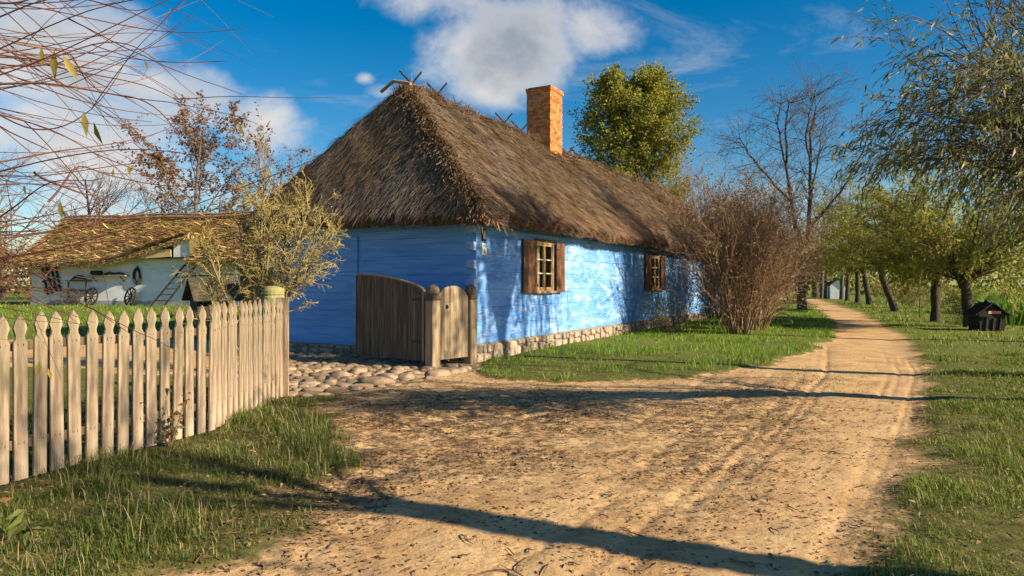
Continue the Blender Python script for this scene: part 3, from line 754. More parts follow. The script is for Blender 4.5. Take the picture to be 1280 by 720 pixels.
# straw strands laid over the bed (surface of the roof)
def roof_straw():
    n = 230000
    x = RNG.uniform(-OV, HL + OV, n); y = RNG.uniform(-OV, HW + OV, n)
    keepd = np.where(y < HW / 2, 1.0, .12) * np.where(x < 4, 1.0, np.clip(1.15 - x / 40, .5, 1))
    hipb = (x < 2.4); keepd = np.where(hipb, np.maximum(keepd, 1.0), keepd)
    k = RNG.random(n) < keepd; x = x[k]; y = y[k]
    gxr, gyr = roof_grad(x, y)
    Nn = np.stack([-gxr, -gyr, np.ones_like(x)], 1); Nn /= np.linalg.norm(Nn, axis=1, keepdims=True)
    D = np.stack([-gxr, -gyr, -(gxr ** 2 + gyr ** 2)], 1); D /= np.linalg.norm(D, axis=1, keepdims=True) + 1e-6
    D = D + RNG.normal(0, .13, D.shape); D /= np.linalg.norm(D, axis=1, keepdims=True)
    P = np.stack([x, y, roof_z(x, y)], 1)
    cl = fbm(x * 2.2, y * 2.2, 88, 3)
    ln = RNG.uniform(.18, .46, len(x)); wd = RNG.uniform(.008, .019, len(x)) * np.clip(.8 + x / 26, .8, 1.6)
    lift = RNG.uniform(.0, .075, len(x)) * (.35 + 1.5 * cl)
    V1, F1_ = straw(P, D, Nn, ln, wd, lift)
    # fringe at the eaves and the ragged hip edge and ridge
    m = 40000; u = RNG.uniform(0, 1, m); side = RNG.random(m) < .72
    fx = np.where(side, -OV + u * (HL + 2 * OV), -OV); fy = np.where(side, -OV, -OV + u * (HW + 2 * OV))
    out = np.stack([np.where(side, 0, -1.0), np.where(side, -1.0, 0), np.zeros(m)], 1)
    dep = RNG.uniform(0, 1, m)
    P2 = np.stack([fx, fy, roof_z(fx, fy)], 1) - out * (.02 + .10 * dep[:, None] ** 2) * 1.0
    P2[:, 2] -= .02 + .27 * dep + .05 * (RNG.random(m) - .5)
    D2_ = out * RNG.uniform(.25, .8, (m, 1)) + np.array([0, 0, -.75]) + RNG.normal(0, .24, (m, 3)); D2_ /= np.linalg.norm(D2_, axis=1, keepdims=True)
    V2, F2 = straw(P2, D2_, out + np.array([0, 0, .6]), RNG.uniform(.05, .13, m), RNG.uniform(.009, .018, m), RNG.uniform(0, .02, m))
    # shaggy ridge
    m = 9000; rx0 = RNG.uniform(1.2, HL - 1.8, m); ry0 = HW / 2 + RNG.normal(0, .2, m)
    P3 = np.stack([rx0, ry0, roof_z(rx0, ry0) - .02], 1)
    D3 = np.stack([RNG.normal(0, .5, m), RNG.normal(0, .8, m), RNG.uniform(-.15, .55, m)], 1); D3 /= np.linalg.norm(D3, axis=1, keepdims=True)
    V3, F3 = straw(P3, D3, np.tile([0, 0, 1.0], (m, 1)) + RNG.normal(0, .2, (m, 3)), RNG.uniform(.10, .30, m), RNG.uniform(.010, .022, m), RNG.uniform(0, .05, m))
    # shaggy hip corner
    m = 7000; t = RNG.uniform(0, 1, m); hx = -OV + t * HIPRUN; hy = -OV + t * (HW / 2 + OV); hx = hx + RNG.normal(0, .12, m); hy = hy + RNG.normal(0, .2, m)
    P4 = np.stack([hx, hy, roof_z(hx, hy) - .01], 1)
    D4 = np.stack([-.45 + RNG.normal(0, .4, m), -.75 + RNG.normal(0, .35, m), -.85 + RNG.normal(0, .35, m)], 1); D4 /= np.linalg.norm(D4, axis=1, keepdims=True)
    V4, F4 = straw(P4, D4, np.tile([-.5, -.5, .7], (m, 1)), RNG.uniform(.15, .42, m), RNG.uniform(.010, .022, m), RNG.uniform(.02, .12, m))
    V = np.concatenate([V1, V2, V3, V4]); o = 0; Fl = []
    for v, f in ((V1, F1_), (V2, F2), (V3, F3), (V4, F4)):
        Fl.append(f + o); o += len(v)
    np_mesh('roof_straw', V, np.concatenate(Fl), STRAW, ROOF)
roof_straw()
STICK = mat('grey_ridge_stick', [(.3, (.035, .027, .022)), (.7, (.11, .085, .066))], scale=8, stretch=(3, 3, 1), bump=.4, rough=.85)
PALESTICK = mat('pale_split_lath', [(.3, (.20, .145, .085)), (.7, (.36, .27, .17))], scale=8, stretch=(3, 3, 1), bump=.3, rough=.85)
# crossed sticks riding the ridge and laths lying along it
for k, x in enumerate((1.75, 2.9, 6.6, 7.7, 11.4, 12.5, 16.0, 19.5)):
    zr = float(roof_z(np.array([x]), np.array([HW / 2]))[0])
    mb = MB(); j = random.uniform(-.06, .06)
    for s in (-1, 1):
        a = Vector((x + .10 * s, HW / 2 - s * .95, zr - .86)); b = Vector((x + j * s, HW / 2 + s * .34, zr + .40 + .06 * s)); mb.tube([a, b], [.038, .026], 6)
    mb.build('ridge_crosspiece', STICK, ROOF)
for k, (x0, x1, dy) in enumerate(((1.5, 8.6, -.62), (2.2, 8.9, -.30), (10.2, 17.8, -.55), (9.9, 16, -.25), (17.5, 23.5, -.5))):
    mb = MB(); pts = []
    for i in range(9):
        x = x0 + (x1 - x0) * i / 8; y = HW / 2 + dy + .04 * sin(i * 2.1 + k)
        pts.append((x, y, float(roof_z(np.array([x]), np.array([y]))[0]) + .05))
    mb.tube(pts, .02, 6); mb.build('ridge_lath', PALESTICK if k == 3 else STICK, ROOF)
mb = MB(); mb.tube([(-.1 + 1.25, HW / 2 - .45, RZ - .18), (1.18, HW / 2 + .1, RZ - .03), (1.25, HW / 2 + .55, RZ - .22)], .045, 6); mb.build('ridge_lath', PALESTICK, ROOF)
# ---- chimney, brick by brick
def chimney():
    cx, cy = 9.55, HW / 2 + .0; w, d = 1.0, .92; zb, zt = 5.7, 8.5
    x0, x1, y0, y1 = cx - w / 2, cx + w / 2, cy - d / 2, cy + d / 2
    mb = MB(); mb.box(x0 + .012, x1 - .012, y0 + .012, y1 - .012, zb, zt - .02, 1)
    z = zb; r = 0; H = .072; Ln = .245; g = .012; rnd = random.Random(4)
    while z < zt - .01:
        grow = .03 if z > zt - .17 else 0.0
        a0, a1, b0, b1 = x0 - grow, x1 + grow, y0 - grow, y1 + grow
        off = (r % 2) * Ln / 2
        for (face, L_) in (('y0', a1 - a0), ('y1', a1 - a0), ('x0', b1 - b0), ('x1', b1 - b0)):
            p = -off
            while p < L_:
                s, e = max(p, 0), min(p + Ln - g, L_); p += Ln
                if e - s < .03: continue
                j = rnd.uniform(-.004, .004); T = .06
                if face == 'y0': mb.box(a0 + s, a0 + e, b0 + j, b0 + T, z, z + H - g)
                elif face == 'y1': mb.box(a0 + s, a0 + e, b1 - T, b1 + j, z, z + H - g)
                elif face == 'x0': mb.box(a0 + j, a0 + T, b0 + T + s * .86, b0 + T + e * .86, z, z + H - g) if b0 + T + e * .86 < b1 - T + .02 else None
                else: mb.box(a1 - T, a1 + j, b0 + T + s * .86, b0 + T + e * .86, z, z + H - g) if b0 + T + e * .86 < b1 - T + .02 else None
        z += H; r += 1
    return mb.build('chimney', [BRICK, BRICK_MORTAR], ROOF)
chimney()
# ================================================================ fence, gate, stones
FENCEW = mat('bleached_fence_wood', [(.25, (.15, .105, .068)), (.5, (.31, .232, .155)), (.75, (.47, .37, .26))], scale=3, stretch=(7, 7, .6), detail=7, bump=.6, bscale=10, rough=.8, island=.18,
             extra=chain(second_noise((.13, .098, .068), 2.6, .50, .68, (5, 5, .7), .7), second_noise((.20, .19, .10), 2.0, .55, .75, (2, 2, 1.2), .5)))
POSTW = mat('grey_brown_gate_wood', [(.25, (.042, .029, .019)), (.5, (.125, .09, .06)), (.75, (.25, .19, .13))], scale=3, stretch=(8, 8, .5), detail=7, bump=.6, bscale=9, rough=.8, island=.3)
PALEWOOD = mat('pale_gate_wood', [(.25, (.16, .11, .06)), (.5, (.32, .235, .14)), (.75, (.48, .38, .25))], scale=3, stretch=(8, 8, .5), detail=7, bump=.5, bscale=9, rough=.8, island=.14)
LOGW = mat('lichen_log', [(.3, (.22, .20, .07)), (.7, (.40, .36, .16))], scale=5, bump=.5, rough=.85)
FENCE = thing('picket_fence', 'weathered wooden picket fence with pointed tops curving away beside the grass', 'fence', (-3.29, 7.55, 0))
FO = np.array([-3.29, 7.55])
FPATH = [np.array(p) for p in ((-5.35, 2.2), (-4.05, 5.58), (-3.29, 7.55), (-3.27, 9.82))]
def fpos(s):
    """position along the fence, measured backwards and forwards from the bend"""
    if s >= 0: d = (FPATH[3] - FPATH[2]); L_ = np.linalg.norm(d); d = d / L_; p = FPATH[2] + d * s
    else:
        d = (FPATH[2] - FPATH[1]); d = d / np.linalg.norm(d); p = FPATH[2] + d * s
        if s < -2.11:
            d2 = FPATH[1] - FPATH[0]; d2 = d2 / np.linalg.norm(d2); p = FPATH[1] + d2 * (s + 2.11); d = d2
    # soften the bend
    if abs(s) < .5: d = (FPATH[3] - FPATH[2]) / 2.27 * (.5 + s) + (FPATH[2] - FPATH[1]) / 2.11 * (.5 - s)
    d = d / np.linalg.norm(d); return p, d
def picket_outline(w, h):
    a = w / 2
    return [(-a, 0), (a, 0), (a, h - .235), (a * .70, h - .205), (a * .66, h - .175), (a * 1.0, h - .115), (a * .72, h - .06), (0, h), (-a * .72, h - .06), (-a * 1.0, h - .115), (-a * .66, h - .175), (-a * .70, h - .205), (-a, h - .235)]
rnd = random.Random(8)
s = -3.6; k = 0
while s < 2.26:
    p, d = fpos(s)
    ang = atan2(d[1], d[0])
    hgt = 1.36 + rnd.uniform(-.012, .012) + (.03 if s > 0 else 0)
    wd = .115 + rnd.uniform(-.006, .006)
    mb = MB()
    mb.extrude(picket_outline(wd, hgt), -.024, -.002)
    for zn in (.29, 1.09):
        for xn in (-.02, .022): mb.box(xn - .0035, xn + .0035, -.0262, -.0235, zn + rnd.uniform(-.012, .012), zn + .018, 1)
    o = mb.build('picket', [FENCEW, IRON], FENCE, .002)
    zg = float(ground_h([p[0]], [p[1]])[0]) + .02
    o.location = (p[0] - FO[0], p[1] - FO[1], zg)
    o.rotation_euler = (rnd.uniform(-.012, .012), rnd.uniform(-.014, .014), ang + rnd.uniform(-.02, .02))
    s += .157 + rnd.uniform(-.006, .006); k += 1
for zz_ in (.30, 1.10):
    pts = [fpos(q) for q in np.arange(-3.65, 2.3, .25)]
    mb = MB()
    for (p, d), (p2, d2) in zip(pts, pts[1:]):
        n = Vector((-d[1], d[0], 0)); n2 = Vector((-d2[1], d2[0], 0))
        a = Vector((p[0] - FO[0], p[1] - FO[1], zz_)) + n * .022; b = Vector((p2[0] - FO[0], p2[1] - FO[1], zz_)) + n2 * .022
        mb.beam(a, b, .036, .075)
    mb.build('rail', POSTW, FENCE)
for s in (-3.3, -1.75, 0, 1.6):
    p, d = fpos(s); n = (-d[1], d[0]); mb = MB(); mb.tube([(p[0] - FO[0] + n[0] * .10, p[1] - FO[1] + n[1] * .10, -.2), (p[0] - FO[0] + n[0] * .10, p[1] - FO[1] + n[1] * .10, 1.22)], [.055, .05], 10); mb.build('post', POSTW, FENCE)
p, d = fpos(2.27)
mb = MB(); mb.box(-.012, .012, -.09, .09, .0, 1.40); o = mb.build('end_board', FENCEW, FENCE, .003); o.location = (p[0] - FO[0] + .012, p[1] - FO[1] + .03, .02); o.rotation_euler = (0, 0, atan2(d[1], d[0]))

# round-topped log post at the end of the fence
GP = thing('log_post', 'thick lichen covered log post with rounded top behind the fence end', 'post', (-3.50, 10.18, 0))
mb = MB(); mb.lathe([(.15, -.2), (.145, .6), (.15, 1.30)], n=18); mb.build('shaft', LOGW, GP, smooth=True)
mb = MB(); mb.lathe([(.150, 1.30), (.158, 1.33), (.16, 1.42), (.15, 1.435), (.15, 1.45), (.158, 1.46), (.15, 1.52), (.12, 1.56), (.06, 1.58), (.01, 1.585)], n=18); mb.build('rounded_cap', LOGW, GP)

# gate posts with carved octagonal heads
def gate_post(loc, rz, h, w, label):
    t = thing('gate_post', label, 'gate post', loc, rz, 'carved posts of the wicket gate')
    mb = MB(); mb.box(-w / 2, w / 2, -w / 2, w / 2, -.2, h * .86); mb.build('shaft', PALEWOOD, t, .014)
    a = w / 2; mb = MB(); z = h * .86
    r = 1.4142
    mb.lathe([(a * r * .92, z), (a * r * 1.02, z + .015), (a * r * 1.02, z + .05), (a * r * .9, z + .06), (a * r * 1.0, z + .072), (a * r * .98, z + .10)], n=4, a0=pi / 4)
    mb.lathe([(a * .98, z + .10), (a * 1.30, z + .14), (a * 1.38, z + .20), (a * 1.10, z + .26), (a * .5, z + .305), (a * .05, z + .32)], n=8, a0=pi / 8)
    mb.build('carved_head', POSTW, t, .006)
    return t
g1 = gp(541, 457); g2 = gp(588.5, 451)
GATE_A = atan2(g2[1] - g1[1], g2[0] - g1[0])
gate_post((g1[0], g1[1], 0), GATE_A, 1.50, .22, 'stout carved gate post between the wide gate leaf and the arched wicket')
gate_post((g2[0], g2[1], 0), GATE_A, 1.50, .20, 'carved gate post against the blue corner of the cottage')
# arched wicket door
L_ = float(np.linalg.norm(g2 - g1))
WK = thing('wicket_gate', 'narrow arched wooden wicket gate with a small round hole', 'gate', (g1[0], g1[1], 0), GATE_A)
def arch(x0, x1, zb, spring, rise, n=1):
    pass
x0, x1 = .115, L_ - .105; W_ = x1 - x0; nb = 5
bw = W_ / nb
for i in range(nb):
    a, b = x0 + i * bw + .003, x0 + (i + 1) * bw - .003
    tp = lambda x: 1.22 + .36 * sqrt(max(0, 1 - ((x - (x0 + x1) / 2) / (W_ / 2 * 1.04)) ** 2))
    o = [(a, .10), (b, .10)] + [(b + (a - b) * q / 6, tp(b + (a - b) * q / 6)) for q in range(7)]
    mb = MB()
    yo = random.uniform(-.003, .003)
    if i == 1:   # the round hole is cut through this board
        cz = 1.15; r_ = .048; cxm = (a + b) / 2; r_ = min(r_, (b - a) / 2 - .012)
        ring = [(cxm + r_ * cos(2 * pi * q / 16), cz + r_ * sin(2 * pi * q / 16)) for q in range(16)]
        for y_ in (-.02 + yo, .012 + yo):
            # board face around the hole as strips
            mb.poly([(a, y_, .10), (b, y_, .10), (b, y_, cz - .09), (a, y_, cz - .09)])
            mb.poly([(a, y_, cz + .09)] + [(x, y_, z) for x, z in o[2:][::-1]][:0] + [(b, y_, cz + .09)] + [(x, y_, z) for x, z in o[2:]])
            sq = []
            for q in range(16):
                c_, s_ = cos(2 * pi * q / 16), sin(2 * pi * q / 16); m_ = max(abs(c_) / ((b - a) / 2), abs(s_) / .09)
                sq.append((cxm + c_ / m_, cz + s_ / m_))
            for q in range(16):
                p_ = (q + 1) % 16; mb.poly([(ring[q][0], y_, ring[q][1]), (sq[q][0], y_, sq[q][1]), (sq[p_][0], y_, sq[p_][1]), (ring[p_][0], y_, ring[p_][1])])
        for q in range(16):
            p_ = (q + 1) % 16; mb.poly([(ring[q][0], -.02 + yo, ring[q][1]), (ring[p_][0], -.02 + yo, ring[p_][1]), (ring[p_][0], .012 + yo, ring[p_][1]), (ring[q][0], .012 + yo, ring[q][1])])
        for xs in (a, b): mb.poly([(xs, -.02 + yo, .10), (xs, .012 + yo, .10), (xs, .012 + yo, tp(xs)), (xs, -.02 + yo, tp(xs))])
    else:
        mb.extrude(o, -.02 + yo, .012 + yo)
    mb.build('board', PALEWOOD, WK)
for zz_ in (.38, .98):
    mb = MB(); mb.box(x0 + .02, x1 - .02, .016, .055, zz_ - .045, zz_ + .045); mb.build('ledge', POSTW, WK, .004)
# wide gate leaf standing open, hung on the first post
q0 = gp(529, 455.5); q1 = gp(447, 447.5)
LA = atan2(q0[1] - q1[1], q0[0] - q1[0]); LL = float(np.linalg.norm(q0 - q1))
GL = thing('gate_leaf', 'wide brown plank gate leaf with curved top standing open before the blue gable', 'gate', (q1[0], q1[1], 0), LA)
nb = 14
for i in range(nb):
    a = LL * i / nb + .002; b = LL * (i + 1) / nb - .002
    tp = lambda x: 1.50 + .31 * max(0, cos(x / LL * pi / 2)) ** .75
    o = [(a, .07), (b, .07)] + [(b + (a - b) * q / 4, tp(b + (a - b) * q / 4)) for q in range(5)]
    mb = MB(); yo = random.uniform(-.005, .005); mb.extrude(o, -.018 + yo, .012 + yo); mb.build('board', POSTW, GL)
pts = [(LL * q / 16, -.004, 1.50 + .31 * max(0, cos(q / 16 * pi / 2)) ** .75 + .018) for q in range(17)]
mb = MB()
for a, b in zip(pts, pts[1:]): mb.beam(a, b, .06, .03)
mb.build('top_rail', PALEWOOD, GL)
mb = MB(); mb.box(LL + .002, LL + .045, -.035, .03, .06, 1.50); mb.build('hinge_stile', PALEWOOD, GL, .004)
mb = MB(); mb.box(-.035, -.002, -.028, .025, .07, 1.80); mb.build('end_stile', POSTW, GL, .004)
for zz_ in (.35, 1.2):
    mb = MB(); mb.box(.02, LL - .02, .018, .065, zz_ - .06, zz_ + .06); mb.build('ledge', POSTW, GL, .004)
for zz_ in (.45, 1.3):
    mb = MB(); mb.box(LL - .3, LL + .10, -.032, -.025, zz_ - .02, zz_ + .02); mb.tube([(LL + .10, -.03, zz_ - .06), (LL + .10, -.03, zz_ + .06)], .02, 8); mb.build('strap_hinge', IRON, GL)

# cobbles: rounded stones bedded in the yard entrance
COB = mat('cobble_stone', [(.25, (.15, .10, .06)), (.5, (.28, .20, .125)), (.75, (.42, .32, .21))], scale=6, bump=.5, bscale=25, rough=.9, island=.25)
def stone_arrays(c, r, seed):
    """a lumpy rounded boulder: sphere grid squashed and pushed about"""
    nu, nv = 12, 7; V = []; F = []
    rr = random.Random(seed); ph = [rr.uniform(0, 6.28) for _ in range(6)]
    for j in range(nv + 1):
        th = -pi / 2 + pi * j / nv
        for i in range(nu):
            a = 2 * pi * i / nu
            d = Vector((cos(th) * cos(a), cos(th) * sin(a), sin(th)))
            k_ = 1 + .10 * sin(3 * d.x + ph[0]) + .09 * sin(4 * d.y + ph[1]) + .07 * sin(5 * d.z + 2 * d.x + ph[2]) + .05 * sin(7 * d.y + ph[3])
            e = [abs(q) ** .8 * (1 if q > 0 else -1) for q in d]
            V.append((c[0] + e[0] * r[0] * k_, c[1] + e[1] * r[1] * k_, c[2] + e[2] * r[2] * k_))
    for j in range(nv):
        for i in range(nu):
            F.append((j * nu + i, j * nu + (i + 1) % nu, (j + 1) * nu + (i + 1) % nu, (j + 1) * nu + i))
    return np.array(V), np.array(F)
def rotz(V, c, a):
    x = V[:, 0] - c[0]; y = V[:, 1] - c[1]; W = V.copy(); W[:, 0] = c[0] + x * cos(a) - y * sin(a); W[:, 1] = c[1] + x * sin(a) + y * cos(a); return W
def cobbles():
    pts = []; rr = random.Random(31); tries = 0
    while tries < 14000:
        tries += 1
        x = rr.uniform(-8, 0); y = rr.uniform(10, 19)
        if poly_sdf(np.array([x]), np.array([y]), COBBLE)[0] < .08: continue
        if x > -1.5 and y > 14.2: continue
        r = rr.uniform(.08, .19)
        if any((x - p[0]) ** 2 + (y - p[1]) ** 2 < ((r + p[2]) * .93) ** 2 for p in pts): continue
        pts.append((x, y, r))
    Vs, Fs, o = [], [], 0
    for k, (x, y, r) in enumerate(pts):
        z = float(ground_h([x], [y])[0])
        V, F = stone_arrays((x, y, z + rr.uniform(-.016, .006)), (r * rr.uniform(.95, 1.25), r * rr.uniform(.75, 1.0), r * .12 + .03), k); V = rotz(V, (x, y), rr.uniform(0, 3.1))
        Vs.append(V); Fs.append(F + o); o += len(V)
    ob = np_mesh('cobbled_paving', np.concatenate(Vs), np.concatenate(Fs), COB, smooth=True); ob['kind'] = 'structure'
cobbles()
EDGE = [(470, 477, .30, 'broad flat pale stone lowest along the rim of the cobbles'), (487, 472, .17, 'rounded boulder right of the broad flat stone'), (507, 471, .16, 'squarish stone beside the rounded boulder'), (497, 462, .15, 'dark cracked stone just behind the squarish stone'),
        (519, 466, .13, 'small rounded stone under the wide gate leaf'), (548, 467, .19, 'grey stone before the foot of the stout gate post'), (566, 463, .26, 'long flat step stone below the wicket gate'), (581, 460, .14, 'pale chip of stone right of the long step stone'), (447, 463, .15, 'low stone left of the dark cracked stone'), (425, 470, .17, 'worn stone at the outer corner of the cobbles')]
for k, (px, py, r, lab) in enumerate(EDGE):
    c = gp(px, py); z = float(ground_h([c[0]], [c[1]])[0]) - .02
    fl = .34 if r > .22 else .62
    V, F = stone_arrays((0, 0, 0), (r * 1.15, r * .85, r * fl), 100 + k); V = rotz(V, (0, 0), k * .7)
    o = np_mesh('stone', V, F, COB, smooth=True); o.location = (c[0], c[1], z + .03); tag(o, lab, 'stone', 'loose stones along the cobbled entrance')

# ================================================================ the white barn
BP = np.array([-33.2, 48.0]); BA = radians(-12.5); BZ = .22
BARN = thing('thatched_barn', 'long low whitewashed barn with mossy thatched roof beyond the fence', 'barn', (BP[0], BP[1], BZ), BA)
def barn(x, y=0): return BP + np.array([cos(BA), sin(BA)]) * x + np.array([-sin(BA), cos(BA)]) * y
LIME = mat('whitewash', [(.3, (.64, .66, .68)), (.55, (.78, .79, .80)), (.8, (.86, .86, .85))], scale=.9, stretch=(1, 1, 1.6), bump=.4, bscale=6, rough=.9,
           extra=second_noise((.36, .37, .37), 1.1, .56, .78, (.6, 1, 2.2), .5))
BL, BD = 21.0, 7.0; BH = 3.15
mb = MB(); mb.box(0, 16, 0, .25, -.2, BH); mb.box(0, .25, .25, BD, -.2, BH); mb.box(.25, BL, BD - .25, BD, -.2, BH); mb.box(15.75, 16, .25, BD, -.2, BH); mb.build('wall', LIME, BARN)
mb = MB(); mb.extrude([(0.02, BH), (.2, BH)], .3, BD) if False else mb.poly([(.1, 0, BH), (.1, BD, BH), (.1, BD / 2, BH + 3.2)]); mb.build('gable_board', DARKWOOD, BARN)
mb = MB(); mb.box(-.05, 16.05, -.06, -.005, -.2, .32); mb.build('wall_base', mat('grey_wall_base', [(.3, (.26, .25, .25)), (.7, (.42, .41, .40))], scale=2, bump=.4, rough=.95), BARN)
mb = MB(); mb.box(16.004, 16.03, .26, 2.59, -.2, BH); mb.build('bay_side_shade', DARKWOOD, BARN)  # dark panel added over the sunlit partition to read as shade
mb = MB(); mb.box(16.01, BL, 2.6, 2.7, -.2, BH); mb.build('bay_back_shade', DARKWOOD, BARN)  # dark panel added so the inside of the open bay looks shaded
for k, x in enumerate((16.9, 18.2, 19.6, 20.8)):
    mb = MB(); mb.tube([(x, .12, -.2), (x + .03, .12, BH)], .11, 8); mb.build('bay_post', DARKWOOD, BARN)
mb = MB(); mb.beam((15.9, .12, BH - .12), (BL + .3, .12, BH - .12), .2, .22); mb.build('bay_beam', DARKWOOD, BARN)
BEZ, BRZ, BOV = 3.02, 6.35, .7
BS = (BRZ - BEZ) / (BD / 2 + BOV)
DX0, DX1 = 6.3, 11.7; DXR = 12.95
def barn_z(x, y):
    f = BEZ + (y + BOV) * BS; b = BEZ + (BD + BOV - y) * BS
    z = np.minimum(f, b)
    # thatch lifted over the loft opening, rising to the board cheek
    t = np.clip((x - DX0) / (DXR - DX0), 0, 1); lift = 1.7 * t ** 1.2 * ((x >= DX0) & (x < DXR + .02)); s_ = np.clip(1 - (y + BOV) / 2.6, 0, 1)
    z = z + lift * s_
    return z + .10 * (fbm(x * .5, y * .5, 151, 2) - .5) + .10 * (fbm(x * 1.8, y * 1.8, 152, 2) - .5)
def barn_roof():
    bx = np.concatenate([np.linspace(-.6, DXR, 80), np.linspace(DXR + .03, BL + .7, 56)]); by = np.linspace(-BOV, BD + BOV, 40)
    X, Y = np.meshgrid(bx, by); Z = barn_z(X, Y); T = np.stack([X, Y, Z], -1); B = T.copy(); B[..., 2] -= .34
    ny_, nx_ = X.shape; ii = np.arange(nx_ * ny_).reshape(ny_, nx_)
    F = np.stack([ii[:-1, :-1], ii[:-1, 1:], ii[1:, 1:], ii[1:, :-1]], -1).reshape(-1, 4)
    n = nx_ * ny_; ring = np.concatenate([ii[0, :], ii[1:, -1], ii[-1, -2::-1], ii[-2:0:-1, 0]])
    Fr = np.stack([ring, np.roll(ring, -1), np.roll(ring, -1) + n, ring + n], 1)[:, ::-1]
    r = np_mesh('roof', np.concatenate([T.reshape(-1, 3), B.reshape(-1, 3)]), np.concatenate([F, F[:, ::-1] + n, Fr]), MOSS_BED, BARN, smooth=True)
    n = 42000; x = RNG.uniform(-.6, BL + .7, n); y = RNG.uniform(-BOV, BD / 2 + .3, n)
    # thatch laid in stepped courses
    e = .05; gxr = (barn_z(x + e, y) - barn_z(x - e, y)) / (2 * e); gyr = (barn_z(x, y + e) - barn_z(x, y - e)) / (2 * e); gxr = np.clip(gxr, -.6, .6)
    Nn = np.stack([-gxr, -gyr, np.ones_like(x)], 1); Nn /= np.linalg.norm(Nn, axis=1, keepdims=True)
    D = np.stack([-gxr, -gyr, -(gxr ** 2 + gyr ** 2)], 1); D /= np.linalg.norm(D, axis=1, keepdims=True); D = D + RNG.normal(0, .3, D.shape) + np.array([-.25, 0, 0]); D /= np.linalg.norm(D, axis=1, keepdims=True)
    lf = RNG.uniform(.0, .10, n) + .16 * (RNG.random(n) < .25)
    V1, F1_ = straw(np.stack([x, y, barn_z(x, y)], 1), D, Nn, RNG.uniform(.25, .55, n), RNG.uniform(.03, .075, n), lf)
    m = 6000; u = RNG.uniform(-.6, BL + .7, m); dp = RNG.random(m)
    P2 = np.stack([u, np.full(m, -BOV), barn_z(u, np.full(m, -BOV)) - .30 * dp], 1); D2_ = np.array([-.15, -.5, -.8]) + RNG.normal(0, .25, (m, 3)); D2_ /= np.linalg.norm(D2_, axis=1, keepdims=True)
    V2, F2 = straw(P2, D2_, np.tile([0, -1, .6], (m, 1)), RNG.uniform(.1, .3, m), RNG.uniform(.03, .06, m), RNG.uniform(0, .04, m))
    np_mesh('roof_straw', np.concatenate([V1, V2]), np.concatenate([F1_, F2 + len(V1)]), MOSS_STRAW, r)
    PINK = mat('ridge_pole_wood', [(.3, (.15, .085, .06)), (.7, (.34, .21, .15))], scale=3, stretch=(.5, 3, 3), bump=.4, rough=.85)
    for dy, dz in ((-.32, .02), (-.62, -.20)):
        mb = MB(); mb.tube([(-.5 + (BL + 1) * q / 12, BD / 2 + dy, BRZ + dz + .05 * sin(q * 1.7) - .0) for q in range(13)], .085, 7); mb.build('ridge_pole', PINK, r)
    for x in (-.5, 2.4, 8, 14.5):
        mb = MB(); mb.tube([(x, BD / 2 + .1, BRZ - .5), (x - .15, BD / 2 - .35, BRZ + .5)], .08, 6); mb.build('ridge_peg', DARKWOOD, r)
    return r
BROOF = barn_roof()
# loft opening: board cheek, flat dark sheet standing in for the shade inside
mb = MB(); mb.poly([(DX0, -.25, BH - .02), (DX1, -.25, BH - .02), (DX1, -.25, BH + 1.35), (DX0 + 3, -.25, BH + .75)]); mb.build('loft_shade_sheet', DARKWOOD, BARN)
mb = MB(); mb.hexa([(DX1, -.56, BH - .05), (DXR - .02, -.56, BH - .05), (DXR - .02, -.46, BH - .05), (DX1, -.46, BH - .05), (DX1, -.56, BH + 1.0), (DXR - .02, -.56, BH + 1.2), (DXR - .02, -.46, BH + 1.2), (DX1, -.46, BH + 1.0)]); mb.build('loft_board', LIME, BARN)
mb = MB(); mb.beam((DX0 - .6, -.5, BH - .02), (DX1 + 1.2, -.6, BH - .03), .1, .1); mb.build('loft_sill', DARKWOOD, BARN)
mb = MB(); mb.beam((DX0 + .4, -.66, BH + .05), (DX1 - .1, -.66, BH + .30), .06, .5); mb.build('loft_straw_bed', MOSS_STRAW, BARN)
# cat-slide shelter pole on the wall
mb = MB(); mb.beam((12.6, -.10, 1.95), (15.6, -.10, 2.05), .06, .07); mb.build('wall_pole', DARKWOOD, BARN)
mb = MB(); mb.box(14.35, 14.43, -.06, -.005, 1.5, 2.0); mb.build('wall_peg', DARKWOOD, BARN)

def on_wall(x, z, y=0.0):
    p = barn(x, y); return (p[0], p[1], BZ + z)
# ladder leaning sideways on the wall
LD = thing('ladder', 'dark wooden ladder leaning against the white barn wall', 'ladder', on_wall(0, 0), BA)
A0, A1 = Vector((10.35, -1.0, 0)), Vector((13.1, -.45, 3.35)); B0, B1 = Vector((11.35, -1.0, 0)), Vector((13.95, -.45, 3.4))
for a, b in ((A0, A1), (B0, B1)):
    mb = MB(); mb.beam(a, b, .08, .10, up=(0, 1, 0)); mb.build('rail', DARKWOOD, LD)
for k in range(1, 9):
    mb = MB(); mb.tube([A0.lerp(A1, k / 9), B0.lerp(B1, k / 9)], .032, 6); mb.build('rung', STICK, LD)
